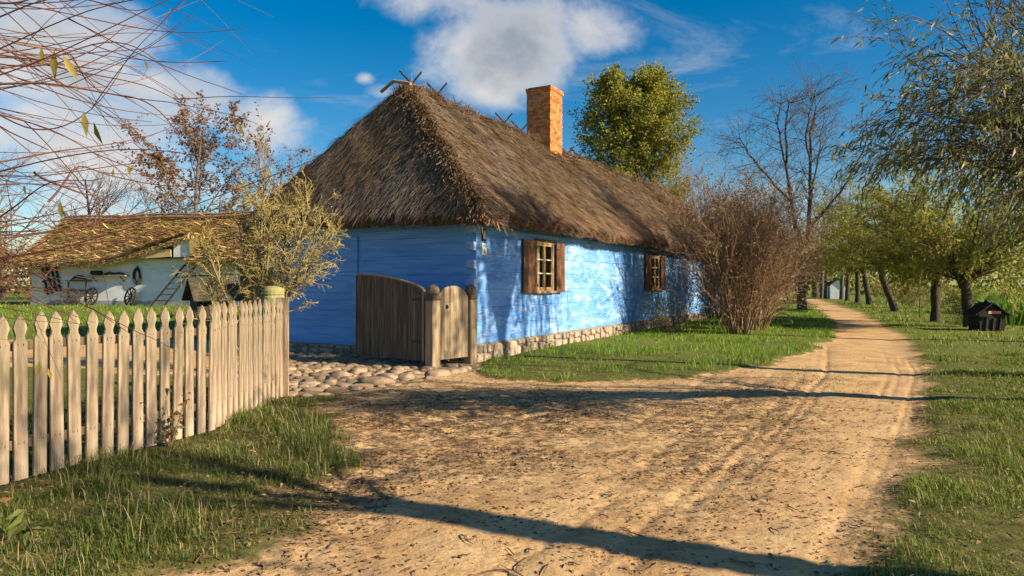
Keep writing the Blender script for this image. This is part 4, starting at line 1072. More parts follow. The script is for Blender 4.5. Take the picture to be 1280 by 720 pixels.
# cart wheels against the wall
def cart_wheel(label):
    t = thing('cart_wheel', label, 'wheel', group='old cart wheels against the barn')
    R_ = .62; n = 28; mb = MB()
    prof = [(R_ - .075, -.04), (R_, -.04), (R_, .04), (R_ - .075, .04)]
    for i in range(n):
        a, b = 2 * pi * i / n, 2 * pi * (i + 1) / n
        for q in range(4):
            p1, p2 = prof[q], prof[(q + 1) % 4]
            mb.poly([(p1[0] * cos(a), p1[1], p1[0] * sin(a)), (p1[0] * cos(b), p1[1], p1[0] * sin(b)), (p2[0] * cos(b), p2[1], p2[0] * sin(b)), (p2[0] * cos(a), p2[1], p2[0] * sin(a))])
    mb.build('rim', DARKWOOD, t)
    mb = MB(); mb.tube([(0, -.13, 0), (0, -.05, 0), (0, .05, 0), (0, .1, 0)], [.06, .10, .10, .07], 12); mb.build('hub', DARKWOOD, t)
    for i in range(10):
        a = 2 * pi * i / 10; mb = MB(); mb.beam((.09 * cos(a), 0, .09 * sin(a)), ((R_ - .07) * cos(a), 0, (R_ - .07) * sin(a)), .045, .05, up=(0, 1, 0)); mb.build('spoke', DARKWOOD, t)
    return t
w0 = cart_wheel('cart wheel standing close left of the ladder, away from the other wheels')
for i, (x, y, tx, tz, lab) in enumerate(((8.35, -.45, .22, -.3, None), (3.95, -.75, .35, .55, 'cart wheel leaning turned on edge, left of the pair under the plank shelf'), (5.35, -.5, .22, -.15, 'open round cart wheel, right of the pair under the plank shelf'))):
    o = w0 if i == 0 else copy_tree(w0)
    if lab: o['label'] = lab
    p = on_wall(x, .60, y); o.location = p; o.rotation_euler = (-tx, 0, BA + tz)
RUST = mat('red_brown_iron', [(.3, (.10, .035, .022)), (.7, (.22, .08, .05))], scale=12, bump=.2, rough=.7)
# harrow hung on the wall: tilted lattice
HR = thing('wooden_harrow', 'dark wooden lattice harrow hanging tilted on the white barn wall', 'harrow', on_wall(1.75, 1.75, -.08), BA); HR.rotation_euler = (0, radians(-14), BA)
for x in (-.55, -.18, .18, .55):
    mb = MB(); mb.box(x - .07, x + .07, -.06, .0, -.95, .95); mb.build('bar', DARKWOOD, HR)
for z in (-.6, 0, .6):
    mb = MB(); mb.box(-.68, .68, -.13, -.065, z - .06, z + .06); mb.build('cross_bar', DARKWOOD, HR)
# plank shelf with dark load
SHF = thing('plank_shelf', 'pale plank shelf on the barn wall carrying dark tools', 'shelf', on_wall(5.2, 1.95), BA)
mb = MB(); mb.box(-.2, 2.7, -.45, -.01, 0, .07); mb.build('plank', PALEWOOD, SHF)
for x in (.1, 2.3):
    mb = MB(); mb.beam((x, -.03, -.35), (x, -.40, -.01), .05, .05); mb.build('bracket', DARKWOOD, SHF)
def block_thing(name, lab, cat, x, z, parts):
    t = thing(name, lab, cat, on_wall(x, z, -.22), BA)
    for nm, pts, r in parts:
        mb = MB(); mb.tube(pts, r, 8); mb.build(nm, DARKWOOD, t)
    return t
block_thing('wooden_trough', 'dark hollow trough lying at the left end of the plank shelf', 'trough', 5.5, 2.12, [('body', [(-.45, 0, .02), (-.4, 0, .07), (.35, 0, .07), (.4, 0, .02)], [.05, .14, .14, .05])])
block_thing('wooden_yoke', 'low dark yoke lying on the right half of the plank shelf', 'yoke', 6.8, 2.09, [('beam', [(-.75, 0, 0), (-.3, 0, .09), (.1, 0, .04), (.5, 0, .08), (.85, 0, 0)], .06), ('bow', [(-.3, -.05, .05), (-.25, -.06, .2), (-.15, -.05, .05)], .025)])
HC = thing('horse_collar', 'dark oval horse collar hung high on the barn wall right of the plank shelf', 'horse collar', on_wall(8.55, 1.95, -.1), BA)
mb = MB(); pts = [(.24 * sin(2 * pi * q / 20), 0, .5 * cos(2 * pi * q / 20)) for q in range(21)]; mb.tube(pts, .09, 8, cap=False); mb.build('padding', DARKWOOD, HC, smooth=True)
mb = MB(); mb.tube([(0, 0, .5), (0, .05, .68)], .04, 6); mb.build('hame', IRON, HC)
# two-tier bench / plough stand
PLW = thing('work_bench', 'dark two tier bench standing at the barn wall below the lattice harrow', 'bench', on_wall(3.4, 0), BA)
for z in (.98, 1.62):
    mb = MB(); mb.box(-.2, 1.6, -.42, -.06, z, z + .07); mb.build('plank', DARKWOOD, PLW)
for x in (.0, 1.4):
    mb = MB(); mb.box(x - .03, x + .05, -.40, -.34, 0, 1.62); mb.build('leg', DARKWOOD, PLW)
mb = MB(); mb.tube([(.1, -.25, 1.72), (.5, -.25, 1.95), (.9, -.25, 1.9), (1.3, -.25, 1.72)], [.03, .10, .12, .03], 8); o = mb.build('saddle', DARKWOOD); tag(o, 'dark hump of old harness lying on the top of the bench', 'harness'); o.location = on_wall(3.4, 0); o.rotation_euler = (0, 0, BA)

# little roofed well house behind the fence
WH = thing('kennel', 'low dark plank kennel with a mossy gabled roof behind the fence', 'kennel', (-12.95, 30, .2), radians(38))
mb = MB(); mb.extrude([(-.62, 0), (.62, 0), (.62, .82), (0, 1.35), (-.62, .82)], -.75, .75); o = mb.build('plank_box', DARKWOOD, WH); o.rotation_euler = (0, 0, radians(90))
KROOF = mat('mossy_roof_boards', [(.3, (.03, .025, .016)), (.55, (.075, .063, .036)), (.8, (.16, .13, .07))], scale=4, stretch=(1, 4, 1), bump=.5, rough=.9)
for sg in (-1, 1):
    mb = MB(); a = Vector((0, 0, 1.62)); b = Vector((0, sg * 1.0, .70)); n = Vector((0, sg * .62, .72)) * .07
    mb.hexa([a + Vector((-1.0, 0, 0)), a + Vector((1.0, 0, 0)), b + Vector((1.0, 0, 0)), b + Vector((-1.0, 0, 0)), a + n + Vector((-1, 0, 0)), a + n + Vector((1, 0, 0)), b + n + Vector((1, 0, 0)), b + n + Vector((-1, 0, 0))])
    mb.build('roof_slope', KROOF, WH, .01)
mb = MB(); mb.box(.751, .765, -.28, .28, 0.05, .75); mb.build('opening', IRON, WH)  # dark plate standing in for the shaded inside of the doorway

# dark hut under the willows
hp = gp(1243, 414)
HUT = thing('garden_hut', 'small black gabled hut with a reddish name board beside the willow trunk', 'hut', (hp[0], hp[1] + .4, 0), radians(-8))
BLACK = mat('tarred_wood', [(.3, (.010, .008, .008)), (.7, (.035, .028, .026))], scale=6, stretch=(5, 5, 1), bump=.5, rough=.75)
mb = MB(); mb.extrude([(-.40, 0), (.40, 0), (.43, .58), (0, .90), (-.43, .58)], -.38, .38); mb.build('body', BLACK, HUT, .01)
for sg in (-1, 1):
    mb = MB(); a = Vector((0, 0, .95)); b = Vector((sg * .56, 0, .52)); n = Vector((sg * .38, 0, .6)).normalized() * .05; y0, y1 = Vector((0, -.47, 0)), Vector((0, .45, 0))
    mb.hexa([a + y0, a + y1, b + y1, b + y0, a + n + y0, a + n + y1, b + n + y1, b + n + y0]); mb.build('roof_slope', BLACK, HUT, .008)
mb = MB(); mb.lathe([(.07, .96), (.09, 1.0), (.05, 1.07), (.02, 1.09)], n=8); mb.build('roof_knob', BLACK, HUT)
mb = MB(); mb.box(-.19, .21, -.51, -.485, .60, .70); mb.box(-.19, -.10, -.514, -.5101, .605, .695, 1); mb.build('name_board', [RUST, MUNTIN], HUT)
for x in (-.22, .0, .22):
    mb = MB(); mb.beam((x, -.39, .02), (x + .05, -.39, .45), .05, .03); mb.build('front_slat', STICK, HUT)
# ================================================================ trees
class Branches:
    def __init__(s): s.g = {}
    def add(s, pts, rad, sides):
        s.g.setdefault((len(pts), sides), []).append((np.array(pts, float), np.array(rad, float)))
    def arrays(s):
        Vs, Fs, o = [], [], 0
        for (n, k), lst in s.g.items():
            P = np.stack([a for a, _ in lst]); R = np.stack([b for _, b in lst]); m = len(lst)
            T = np.gradient(P, axis=1); T /= np.linalg.norm(T, axis=2, keepdims=True) + 1e-9
            ref = np.where(np.abs(T.mean(1))[:, 2:3] < .8, np.array([[0, 0, 1.0]]), np.array([[1.0, 0, 0]]))[:, None, :]
            U = ref - T * (T * ref).sum(2, keepdims=True); U /= np.linalg.norm(U, axis=2, keepdims=True) + 1e-9
            W = np.cross(T, U)
            a = 2 * pi * np.arange(k) / k
            V = P[:, :, None, :] + (U[:, :, None, :] * np.cos(a)[None, None, :, None] + W[:, :, None, :] * np.sin(a)[None, None, :, None]) * R[:, :, None, None]
            Vs.append(V.reshape(-1, 3))
            base = (np.arange(m) * n * k)[:, None, None] + (np.arange(n - 1) * k)[None, :, None] + np.arange(k)[None, None, :]
            nxt = (np.arange(m) * n * k)[:, None, None] + (np.arange(n - 1) * k)[None, :, None] + ((np.arange(k) + 1) % k)[None, None, :]
            Fs.append(np.stack([base, nxt, nxt + k, base + k], -1).reshape(-1, 4) + o); o += len(V.reshape(-1, 3))
        return np.concatenate(Vs), np.concatenate(Fs)
    def build(s, name, m, parent): return np_mesh(name, *s.arrays(), m, parent, smooth=True)

def rv(r): 
    v = Vector((r.gauss(0, 1), r.gauss(0, 1), r.gauss(0, 1))); return v.normalized()
def perp(r, d):
    v = rv(r); v = v - d * v.dot(d); return v.normalized()
def limb(r, p, d, L, r0, r1, n, wob, trop, sag=0.0):
    pts = [p.copy()]; dd = d.normalized()
    for i in range(n):
        dd = (dd + rv(r) * wob + Vector((0, 0, trop - sag * i / n))).normalized(); pts.append(pts[-1] + dd * (L / n))
    return pts, [r0 + (r1 - r0) * (i / n) ** .8 for i in range(n + 1)], dd
RMIN = .0025
def grow(r, out, tips, p, d, L, r0, lev, spec):
    """recursive branching. out[lev] collects limbs, tips collects (pos, dir) along the finest shoots"""
    sp = spec[lev]
    pts, rad, dd = limb(r, p, d, L, r0, max(r0 * sp.get('taper', .35), RMIN), sp['n'], sp['wob'], sp.get('trop', 0), sp.get('sag', 0))
    out[min(lev, len(out) - 1)].add(pts, rad, sp['sides'])
    last = lev == len(spec) - 1
    if last or sp.get('leafy'):
        m = sp.get('nleaf', 4)
        for i in range(m):
            t = (i + .6) / m * (len(pts) - 1); k = min(int(t), len(pts) - 2); f = t - k
            tips.append((pts[k].lerp(pts[k + 1], f), (pts[k + 1] - pts[k]).normalized()))
    if last: return
    nb = sp['kids'] if not isinstance(sp['kids'], tuple) else r.randint(*sp['kids'])
    for i in range(nb):
        t = sp.get('from', .25) + (1 - sp.get('from', .25)) * (i + r.random() * .9) / nb
        t = min(t, .995); q = t * (len(pts) - 1); k = min(int(q), len(pts) - 2); f = q - k
        pos = pts[k].lerp(pts[k + 1], f); ld = (pts[k + 1] - pts[k]).normalized()
        a = radians(r.uniform(*sp['ang'])); nd = ld * cos(a) + perp(r, ld) * sin(a)
        rr = (rad[k] * (1 - f) + rad[k + 1] * f) * sp.get('rk', .6)
        grow(r, out, tips, pos, nd, L * r.uniform(*sp['lk']) * (1.1 - .45 * t), max(rr, RMIN * 1.2), lev + 1, spec)
def leaves_from(r, tips, per, ln, wd, droop, spread=.0, curl=.2, sc=(.6, 1.25), randn=1.0):
    n = len(tips) * per
    if n == 0: return None
    P = np.repeat(np.array([t[0][:] for t in tips]), per, 0); D = np.repeat(np.array([t[1][:] for t in tips]), per, 0)
    g = np.random.default_rng(r.randint(0, 10 ** 6))
    P = P + g.normal(0, spread, P.shape)
    D = D + g.normal(0, .55 * randn, D.shape) + np.array([0, 0, -droop]); D /= np.linalg.norm(D, axis=1, keepdims=True)
    Nn = g.normal(0, .7, D.shape) + np.array([0, 0, .8])
    l = ln * g.uniform(sc[0], sc[1], n)
    return leaf_quads(P, D, Nn, l, wd * l / ln * g.uniform(.8, 1.2, n), curl)

BARK = mat('grey_bark', [(.3, (.06, .048, .038)), (.7, (.17, .14, .11))], scale=6, stretch=(3, 3, .6), bump=.8, bscale=16, dist=.03, rough=.95)
DARKBARK = mat('dark_rough_bark', [(.3, (.030, .024, .019)), (.7, (.12, .095, .07))], scale=7, stretch=(3, 3, .6), bump=1.0, bscale=12, dist=.05, rough=.95)
GREYTWIG = mat('grey_brown_twigs', [(.3, (.07, .055, .045)), (.7, (.16, .125, .10))], scale=3, bump=0, rough=.9)
BROWNTWIG = mat('red_brown_twigs', [(.3, (.16, .092, .054)), (.7, (.33, .20, .115))], scale=3, bump=0, rough=.85, island=.35)
REDWHIP = mat('red_willow_whips', [(.3, (.055, .022, .016)), (.55, (.12, .048, .028)), (.8, (.26, .12, .06))], scale=1.2, bump=0, rough=.5, spec=.4, island=.3)
YELTWIG = mat('pale_yellow_twigs', [(.3, (.25, .19, .06)), (.7, (.50, .40, .135))], scale=3, bump=0, rough=.8, island=.25)
def leafmat(name, ramp, tl=.4, sp=.35): return mat(name, [(.3, ramp[0][1]), (.7, ramp[-1][1])], scale=1.5, bump=0, rough=.5, spec=sp, island_ramp=ramp, translucent=tl)
WILLOWLEAF = leafmat('narrow_willow_leaf', [(0, (.05, .085, .02)), (.4, (.11, .15, .035)), (.75, (.19, .22, .055)), (.92, (.30, .27, .08)), (1, (.38, .30, .09))])
YELLOWGREEN = leafmat('yellow_green_leaf', [(0, (.07, .12, .02)), (.4, (.18, .25, .03)), (.75, (.34, .34, .05)), (1, (.52, .40, .06))], .5)
POLLARDLEAF = leafmat('olive_willow_leaf', [(0, (.09, .12, .018)), (.4, (.23, .31, .035)), (.75, (.38, .42, .06)), (1, (.52, .42, .09))], .58)
RUSTLEAF = leafmat('rusty_autumn_leaf', [(0, (.11, .045, .022)), (.5, (.21, .095, .045)), (.85, (.32, .17, .07)), (1, (.42, .28, .12))])
BROWNLEAF = leafmat('dry_shrub_leaf', [(0, (0.132, 0.074, 0.040)), (.5, (0.228, 0.138, 0.070)), (.85, (0.348, 0.228, 0.108)), (1, (0.432, 0.336, 0.144))])
GOLDLEAF = leafmat('golden_leaf', [(0, (0.172, 0.149, 0.034)), (.5, (0.310, 0.253, 0.057)), (1, (0.483, 0.380, 0.115))])
CROPLEAF = leafmat('fresh_crop_leaf', [(0, (0.060, 0.156, 0.018)), (.5, (0.108, 0.240, 0.024)), (1, (0.240, 0.324, 0.060))])

def lk(*a): return a
# ---- generic bare or leafy tree
def tree(name, label, loc, h, r0, spec, seed, tm, bm, lm=None, per=3, ln=.12, wd=.05, droop=.3, group=None, cat='tree', spread=.05, lean=(0, 0), d0=None, tshare=.45, randn=1.0):
    r = random.Random(seed); out = [Branches(), Branches()]; tips = []
    t = thing(name, label, cat, loc, 0, group)
    grow(r, [out[0], out[1]], tips, Vector((0, 0, -.15)), Vector((lean[0], lean[1], 1)), h * tshare, r0, 0, spec)
    # level 0 and the strong limbs belong to the trunk, the rest to the branches
    out[0].build('trunk', tm, t)
    if out[1].g: out[1].build('branches', bm, t)
    if lm is not None:
        V, F = leaves_from(r, tips, per, ln, wd, droop, spread, randn=randn); np_mesh('leaves', V, F, lm, t)
    return t
def S(n, wob, sides, kids=0, ang=(25, 55), lk_=(.5, .8), **k): return dict(n=n, wob=wob, sides=sides, kids=kids, ang=ang, lk=lk_, **k)

# ---- tall bare tree beside the road, forked low
def forked_bare_tree():
    x, y = gp(1003, 388); t = thing('bare_tree', 'tall dark leafless tree forking low beside the sandy road', 'tree', (x, y, 0))
    r = random.Random(5); tr = Branches(); br = Branches(); tips = []
    sc = y / FPX
    def q(px, py, dy=0): return Vector(((px - 1003) * sc, dy, (388 - py) * sc))
    trunk = [q(1003, 392), q(1002, 370), q(1003, 340), q(1005, 312)]
    tr.add(trunk, [.34, .27, .23, .21], 10)
    limbs = [([q(1005, 314), q(998, 285, .3), q(994, 250, .5), q(988, 210, .6), q(985, 165, .4), q(988, 128, .2)], .21),
             ([q(1005, 314), q(1009, 280, -.3), q(1010, 245, -.4), q(1008, 205, -.5), q(1012, 165, -.2), q(1020, 135, 0)], .20),
             ([q(1008, 288, -.3), q(1020, 268, -.8), q(1040, 242, -1.2), q(1058, 205, -1.6), q(1068, 178, -1.8)], .13),
             ([q(995, 252, .5), q(978, 228, 1.2), q(962, 205, 1.6), q(948, 185, 1.8), q(938, 165, 2)], .11),
             ([q(1010, 240, -.4), q(1024, 215, .6), q(1035, 185, 1.2), q(1040, 155, 1.5)], .10),
             ([q(1000, 290, .2), q(986, 272, -.7), q(966, 258, -1.4), q(945, 248, -1.8)], .08),
             ([q(1014, 277, -.5), q(1035, 262, .5), q(1060, 255, 1.1), q(1080, 252, 1.4)], .08),
             ([q(988, 212, .6), q(976, 190, -.3), q(966, 160, -.8), q(968, 135, -1)], .08),
             ([q(1009, 205, -.5), q(998, 180, -1.0), q(1000, 150, -1.4), q(1004, 130, -1.5)], .07)]
    sp = [S(5, .16, 4, (5, 7), (25, 60), (.45, .75), trop=.0, **{'from': .15}), S(4, .2, 3, (4, 5), (30, 70), (.45, .8), trop=.0, **{'from': .15}), S(4, .2, 3, (3, 4), (25, 55), (.5, .8), **{'from': .2}), S(3, .2, 3)]
    for pts, r0 in limbs:
        # subdivide with slight wander
        P = []
        for a, b in zip(pts, pts[1:]):
            for i in range(3): P.append(a.lerp(b, i / 3) + rv(r) * .05)
        P.append(pts[-1]); P[0] = pts[0]
        n = len(P); tr.add(P, [r0 * .74 * (1 - .85 * (i / (n - 1))) + .014 for i in range(n)], 7)
        for k in range(3, n):
            for _ in range(2 if k < n - 1 else 4):
                d = (P[k] - P[k - 1]).normalized(); a = radians(r.uniform(35, 75)); nd = d * cos(a) + perp(r, d) * sin(a)
                grow(r, [br, br, br, br], tips, P[k], nd, r.uniform(1.2, 2.5), .030, 1, [None] + sp[1:])
    tr.build('trunk', DARKBARK, t); br.build('branches', GREYTWIG, t)
    tips = r.sample(tips, min(len(tips), 220)); V, F = leaves_from(r, tips, 1, .14, .07, .5, .02); np_mesh('leaves', V, F, BROWNLEAF, t)
RMIN = .0055
forked_bare_tree()

# ---- round poplar behind the cottage
def round_tree():
    r = random.Random(21); t = thing('round_leafy_tree', 'round crowned yellow green tree rising behind the thatched roof', 'tree', (10.2, 55, 0))
    tr = Branches(); br = Branches(); tips = []
    pts, rad, d = limb(r, Vector((0, 0, -.2)), Vector((-.02, 0, 1)), 16, .42, .06, 12, .03, .03); tr.add(pts, rad, 10)
    sp = [None, S(5, .12, 4, (6, 8), (25, 50), (.45, .7), trop=.05, **{'from': .2}), S(4, .15, 3, (4, 6), (25, 55), (.5, .75), trop=.03, **{'from': .2}), S(3, .2, 3, nleaf=4)]
    for i in range(76):
        z = 4.0 + 14.0 * (i / 75) ** .9; k = min(z / 16 * 12, 11.5); p = pts[int(k)].lerp(pts[int(k) + 1], k - int(k))
        env = 4.7 * sqrt(max(.04, 1 - ((z - 9.6) / 9.2) ** 2)); a = i * 2.4 + r.uniform(-.4, .4)
        grow(r, [tr, tr, br, br], tips, p, Vector((cos(a), sin(a), r.uniform(.55, 1.0))), env * r.uniform(.80, 1.10), .07, 1, sp)
    tr.build('trunk', BARK, t); br.build('branches', GREYTWIG, t)
    V, F = leaves_from(r, tips, 6, .20, .16, .35, .17, .1); np_mesh('leaves', V, F, YELLOWGREEN, t)
round_tree()

RMIN = .0045
# ---- shrubs: many stems from the ground
def shrub(name, label, loc, h, rad_, stems, seed, bm, lm, per, ln, wd, spread_ang=(5, 32), r0=.03, group=None, dense=1.0, droop=.3, nleaf=3, upright=.04, cat='shrub', spread=.03, kid=(5, 8), twig=(5,7), low=.08):
    r = random.Random(seed); st = Branches(); br = Branches(); tips = []
    t = thing(name, label, cat, loc, 0, group)
    sp = [S(7, .07, 5, kid, (18, 50), (.35, .6), trop=upright, taper=.25, **{'from': low}), S(5, .13, 3, twig, (20, 55), (.4, .7), trop=.03, taper=.4, nleaf=nleaf, **{'from': .15}), S(4, .16, 3, nleaf=nleaf, taper=.5)]
    for i in range(stems):
        a = r.uniform(0, 2 * pi); q = r.random() ** .6; b = radians(spread_ang[0] + (spread_ang[1] - spread_ang[0]) * q)
        p = Vector((cos(a) * rad_ * .35 * q, sin(a) * rad_ * .35 * q, -.05))
        grow(r, [st, br, br], tips, p, Vector((cos(a) * sin(b), sin(a) * sin(b), cos(b))), h * r.uniform(.78, 1.05) * (1 - .12 * q), r0 * r.uniform(.7, 1.2), 0, sp)
    st.build('stems', bm[0], t); br.build('twigs', bm[1], t)
    if lm: V, F = leaves_from(r, tips, per, ln, wd, droop, spread); np_mesh('leaves', V, F, lm, t)
    return t
GB = 'brown twiggy shrubs beside the cottage'
shrub('twiggy_shrub', 'big brown twiggy shrub growing in front of the far cottage wall', (7.5, 22.8, 0), 4.3, 1.3, 36, 41, (BROWNTWIG, BROWNTWIG), BROWNLEAF, 2, .065, .034, (3, 26), group=GB, twig=(6, 8), kid=(8, 11), r0=.024)
shrub('twiggy_shrub', 'brown twiggy shrub behind the big one, close to the bare forked tree', (8.95, 27.6, 0), 5.0, 1.6, 36, 42, (BROWNTWIG, BROWNTWIG), BROWNLEAF, 3, .08, .045, (3, 25), group=GB, kid=(8, 11), r0=.026)
shrub('twiggy_shrub', 'reddish tall shrub topping the cottage eave with yellowing tips', (9.8, 33.0, 0), 6.7, 2.0, 30, 43, (DARKBARK, BROWNTWIG), GOLDLEAF, 1, .09, .045, (3, 24), group=GB, kid=(8, 11))
shrub('twiggy_shrub', 'rust brown shrub overhanging the bend of the road, under the forked tree', (11.3, 36.0, 0), 5.6, 1.8, 28, 44, (DARKBARK, BROWNTWIG), RUSTLEAF, 2, .08, .045, (3, 20), group=GB, kid=(8, 11))
shrub('twiggy_shrub', 'middling brown shrub squeezed between the two biggest shrubs', (8.6, 24.6, 0), 3.9, 1.3, 28, 48, (BROWNTWIG, BROWNTWIG), BROWNLEAF, 2, .065, .035, (4, 28), group=GB, kid=(8, 11), r0=.022)
shrub('twiggy_shrub', 'spindly low shrub with pale leaves at the edge of the blue wall', (5.35, 22.6, 0), 1.5, .7, 12, 45, (DARKBARK, GREYTWIG), YELLOWGREEN, 1, .07, .05, (8, 48), r0=.012, group=GB, kid=(3, 5), twig=(2, 4))
shrub('leafy_bush', 'golden leaved bush at the far end of the sandy road, left of the bare trunks', (24.5, 60, 0), 6.5, 2.6, 26, 46, (DARKBARK, GREYTWIG), GOLDLEAF, 2, .18, .12, (3, 34), cat='bush')

RMIN = .003
# ---- pale yellow twigged shrub at the fence end
def yellow_shrub():
    r = random.Random(64); t = thing('elder_shrub', 'pale yellow twigged shrub spreading above the end of the picket fence', 'shrub', (-4.62, 12.6, 0))
    st = Branches(); br = Branches(); tips = []; tall = []
    sp = [None, S(6, .18, 4, (5, 7), (25, 60), (.42, .7), trop=.04, taper=.4, **{'from': .2}), S(5, .24, 3, (4, 5), (30, 65), (.4, .7), trop=.02, taper=.5, nleaf=3, **{'from': .15}), S(4, .25, 3, nleaf=3, taper=.6)]
    stems = [((.12, 0, 3.3), .03), ((.55, .2, 3.0), .05), ((-.45, .3, 2.7), .035), ((.95, -.1, 3.0), .05), ((-.15, .4, 2.9), .035), ((-.85, -.1, 2.2), .03), ((1.1, -.2, 2.5), .045), ((.75, .4, 2.9), .04), ((.35, -.3, 2.8), .04), ((-1.1, .2, 1.7), .025)]
    for (e, r0) in stems:
        e = Vector(e); L_ = e.length
        b = Vector((e.x * .12 + r.uniform(-.12, .12), e.y * .15 + r.uniform(-.1, .1), -.05))
        pts, rad, d = limb(r, b, Vector((e.x * .55, e.y * .55, e.z)), L_, r0, .012, 9, .07, .0)
        drift = (e - pts[-1]); pts = [p + drift * (i / 9) ** 1.5 for i, p in enumerate(pts)]
        st.add(pts, rad, 6)
        for k in range(4, 10):
            d = (pts[k] - pts[k - 1]).normalized()
            for _ in range(2):
                a = radians(r.uniform(30, 65)); nd = d * cos(a) + perp(r, d) * sin(a); nd.z += .02
                grow(r, [st, st, br, br], tips, pts[k], nd, r.uniform(.45, .85) * (1.2 - .05 * k), .015, 1, sp)
    for (x, y, h) in ((.1, .1, 4.55), (.25, -.1, 4.3), (-.05, 0, 4.2)):
        pts, rad, d = limb(r, Vector((x * .5, y, .8)), Vector((x * .15, 0, 1)), h - .8, .022, .005, 9, .05, .02); st.add(pts, rad, 5)
        for k in range(5, 10):
            nd = Vector((r.uniform(-.6, .6), r.uniform(-.6, .6), .8)); q, rad, _ = limb(r, pts[k], nd, r.uniform(.2, .45), .006, .003, 4, .1, .03); br.add(q, rad, 3); tall += [(w_, nd.normalized()) for w_ in q[1:]]
    # long low bough reaching towards the gable
    pts = [Vector(p) for p in ((.25, 0, 1.35), (.5, -.15, 1.5), (.75, -.25, 1.55), (1.0, -.3, 1.85), (1.15, -.3, 2.1))]
    st.add(pts, [.04, .034, .03, .022, .012], 6)
    for k in (2, 3, 4):
        for _ in range(4):
            grow(r, [st, st, br, br], tips, pts[k], Vector((r.uniform(.2, 1), r.uniform(-.6, .4), r.uniform(.1, .9))), r.uniform(.35, .65), .012, 1, sp)
    st.build('stems', mat('greenish_grey_stems', [(.3, (.15, .125, .06)), (.7, (.32, .265, .13))], scale=4, bump=.3, rough=.85), t); br.build('twigs', YELTWIG, t)
    g = r.sample(tips, int(len(tips) * .22)); V, F = leaves_from(r, tall, 2, .075, .035, .3, .02); np_mesh('top_leaves', V, F, RUSTLEAF, t)
    V, F = leaves_from(r, g, 1, .055, .028, .3, .01); np_mesh('leaves', V, F, GOLDLEAF, t)
yellow_shrub()

# ---- trees behind the barn
RMIN = .009
SPB = [S(9, .05, 9, (13, 16), (30, 60), (.38, .62), trop=.02, taper=.25, **{'from': .28}), S(6, .13, 5, (6, 8), (25, 55), (.4, .7), trop=.05, taper=.35, **{'from': .2}), S(5, .18, 3, (4, 6), (25, 60), (.4, .7), trop=.03, taper=.5, **{'from': .15}), S(4, .2, 3, nleaf=3, taper=.6)]
GT = 'autumn trees behind the barn'
tree('autumn_tree', 'round reddish brown autumn tree above the middle of the barn roof', (-26.6, 58, .2), 16.5, .30, SPB, 71, BARK, GREYTWIG, RUSTLEAF, 5, .24, .17, .4, GT, tshare=.84, spread=.12)
tree('autumn_tree', 'leafless grey tree rising behind the left end of the barn', (-37.5, 62, .2), 13.0, .24, SPB, 72, BARK, GREYTWIG, None, group=GT, tshare=.84)
tree('autumn_tree', 'thin leafless tree between the grey tree and the reddish tree', (-33.0, 66, .2), 11.0, .2, SPB, 73, BARK, GREYTWIG, None, group=GT, tshare=.84)
tree('autumn_tree', 'rusty leaved tree partly hidden by the yellow twigged shrub', (-20.5, 60, .2), 13.5, .24, SPB, 74, BARK, BROWNTWIG, RUSTLEAF, 2, .22, .14, .4, GT, tshare=.84, spread=.08)
tree('autumn_tree', 'dark reddish bare tree cut by the left edge of the photo', (-45.5, 62, .2), 13.5, .26, SPB, 75, DARKBARK, BROWNTWIG, None, group=GT, tshare=.84)
shrub('hedge_bush', 'dense brown beech bush left of the white barn wall', (-36.8, 46.5, .2), 5.4, 3.2, 34, 76, (DARKBARK, BROWNTWIG), BROWNLEAF, 3, .17, .10, (4, 46), cat='bush', spread=.1)

RMIN = .004
# ---- pollard willows lining the road on the right
def pollard(loc, trunk, r0, crown_r, crown_h, seed, label, shoots=32, lm=None, per=4, leafsize=.17, kids=(4, 6)):
    r = random.Random(seed); t = thing('pollard_willow', label, 'willow', loc, 0, 'pollard willows along the road')
    tr = Branches(); br = Branches(); tips = []
    P = [Vector(p) for p in trunk]; Q = []
    for a, b in zip(P, P[1:]):
        for i in range(3): Q.append(a.lerp(b, i / 3) + rv(r) * r0 * .10)
    Q.append(P[-1]); n = len(Q)
    tr.add(Q, [r0 * (1.25 if i == 0 else 1.0 + .12 * sin(i * 2.3)) * (1 - .12 * i / n) for i in range(n)], 10)
    top = Q[-1]
    tr.add([top - Vector((0, 0, .25)), top + Vector((0, 0, .05)), top + Vector((.02, 0, .22)), top + Vector((0, 0, .34))], [r0 * .9, r0 * 1.35, r0 * 1.2, .02], 10)
    sp = [None, S(7, .10, 4, kids, (20, 50), (.35, .6), trop=.02, sag=.06, taper=.25, **{'from': .15}), S(5, .14, 3, (4, 5), (20, 45), (.45, .75), trop=-.01, sag=.06, taper=.5, nleaf=5, leafy=True, **{'from': .15}), S(4, .16, 3, nleaf=5, trop=-.03, taper=.6)]
    for i in range(shoots):
        a = i * 2.4 + r.uniform(-.3, .3); e = r.uniform(.08, 1.0); v = Vector((cos(a) * crown_r, sin(a) * crown_r, crown_h * (e * 1.9 + .12)))
        grow(r, [tr, tr, br, br], tips, top + Vector((cos(a) * r0 * .6, sin(a) * r0 * .6, .05)), v, v.length * r.uniform(.62, .95), .045, 1, sp)
    tr.build('trunk', DARKBARK, t); br.build('branches', BROWNTWIG, t)
    V, F = leaves_from(r, tips, per, leafsize, leafsize * .34, .5, .09, .15, randn=.9); np_mesh('leaves', V, F, lm or POLLARDLEAF, t)
    return t
a = gp(1213, 409); pollard((a[0], a[1], 0), [(0, 0, -.2), (-.10, 0, .8), (-.22, 0, 1.7)], .19, 3.6, 2.9, 81, 'leaning dark trunked pollard willow just left of the black hut', lm=POLLARDLEAF, shoots=40)
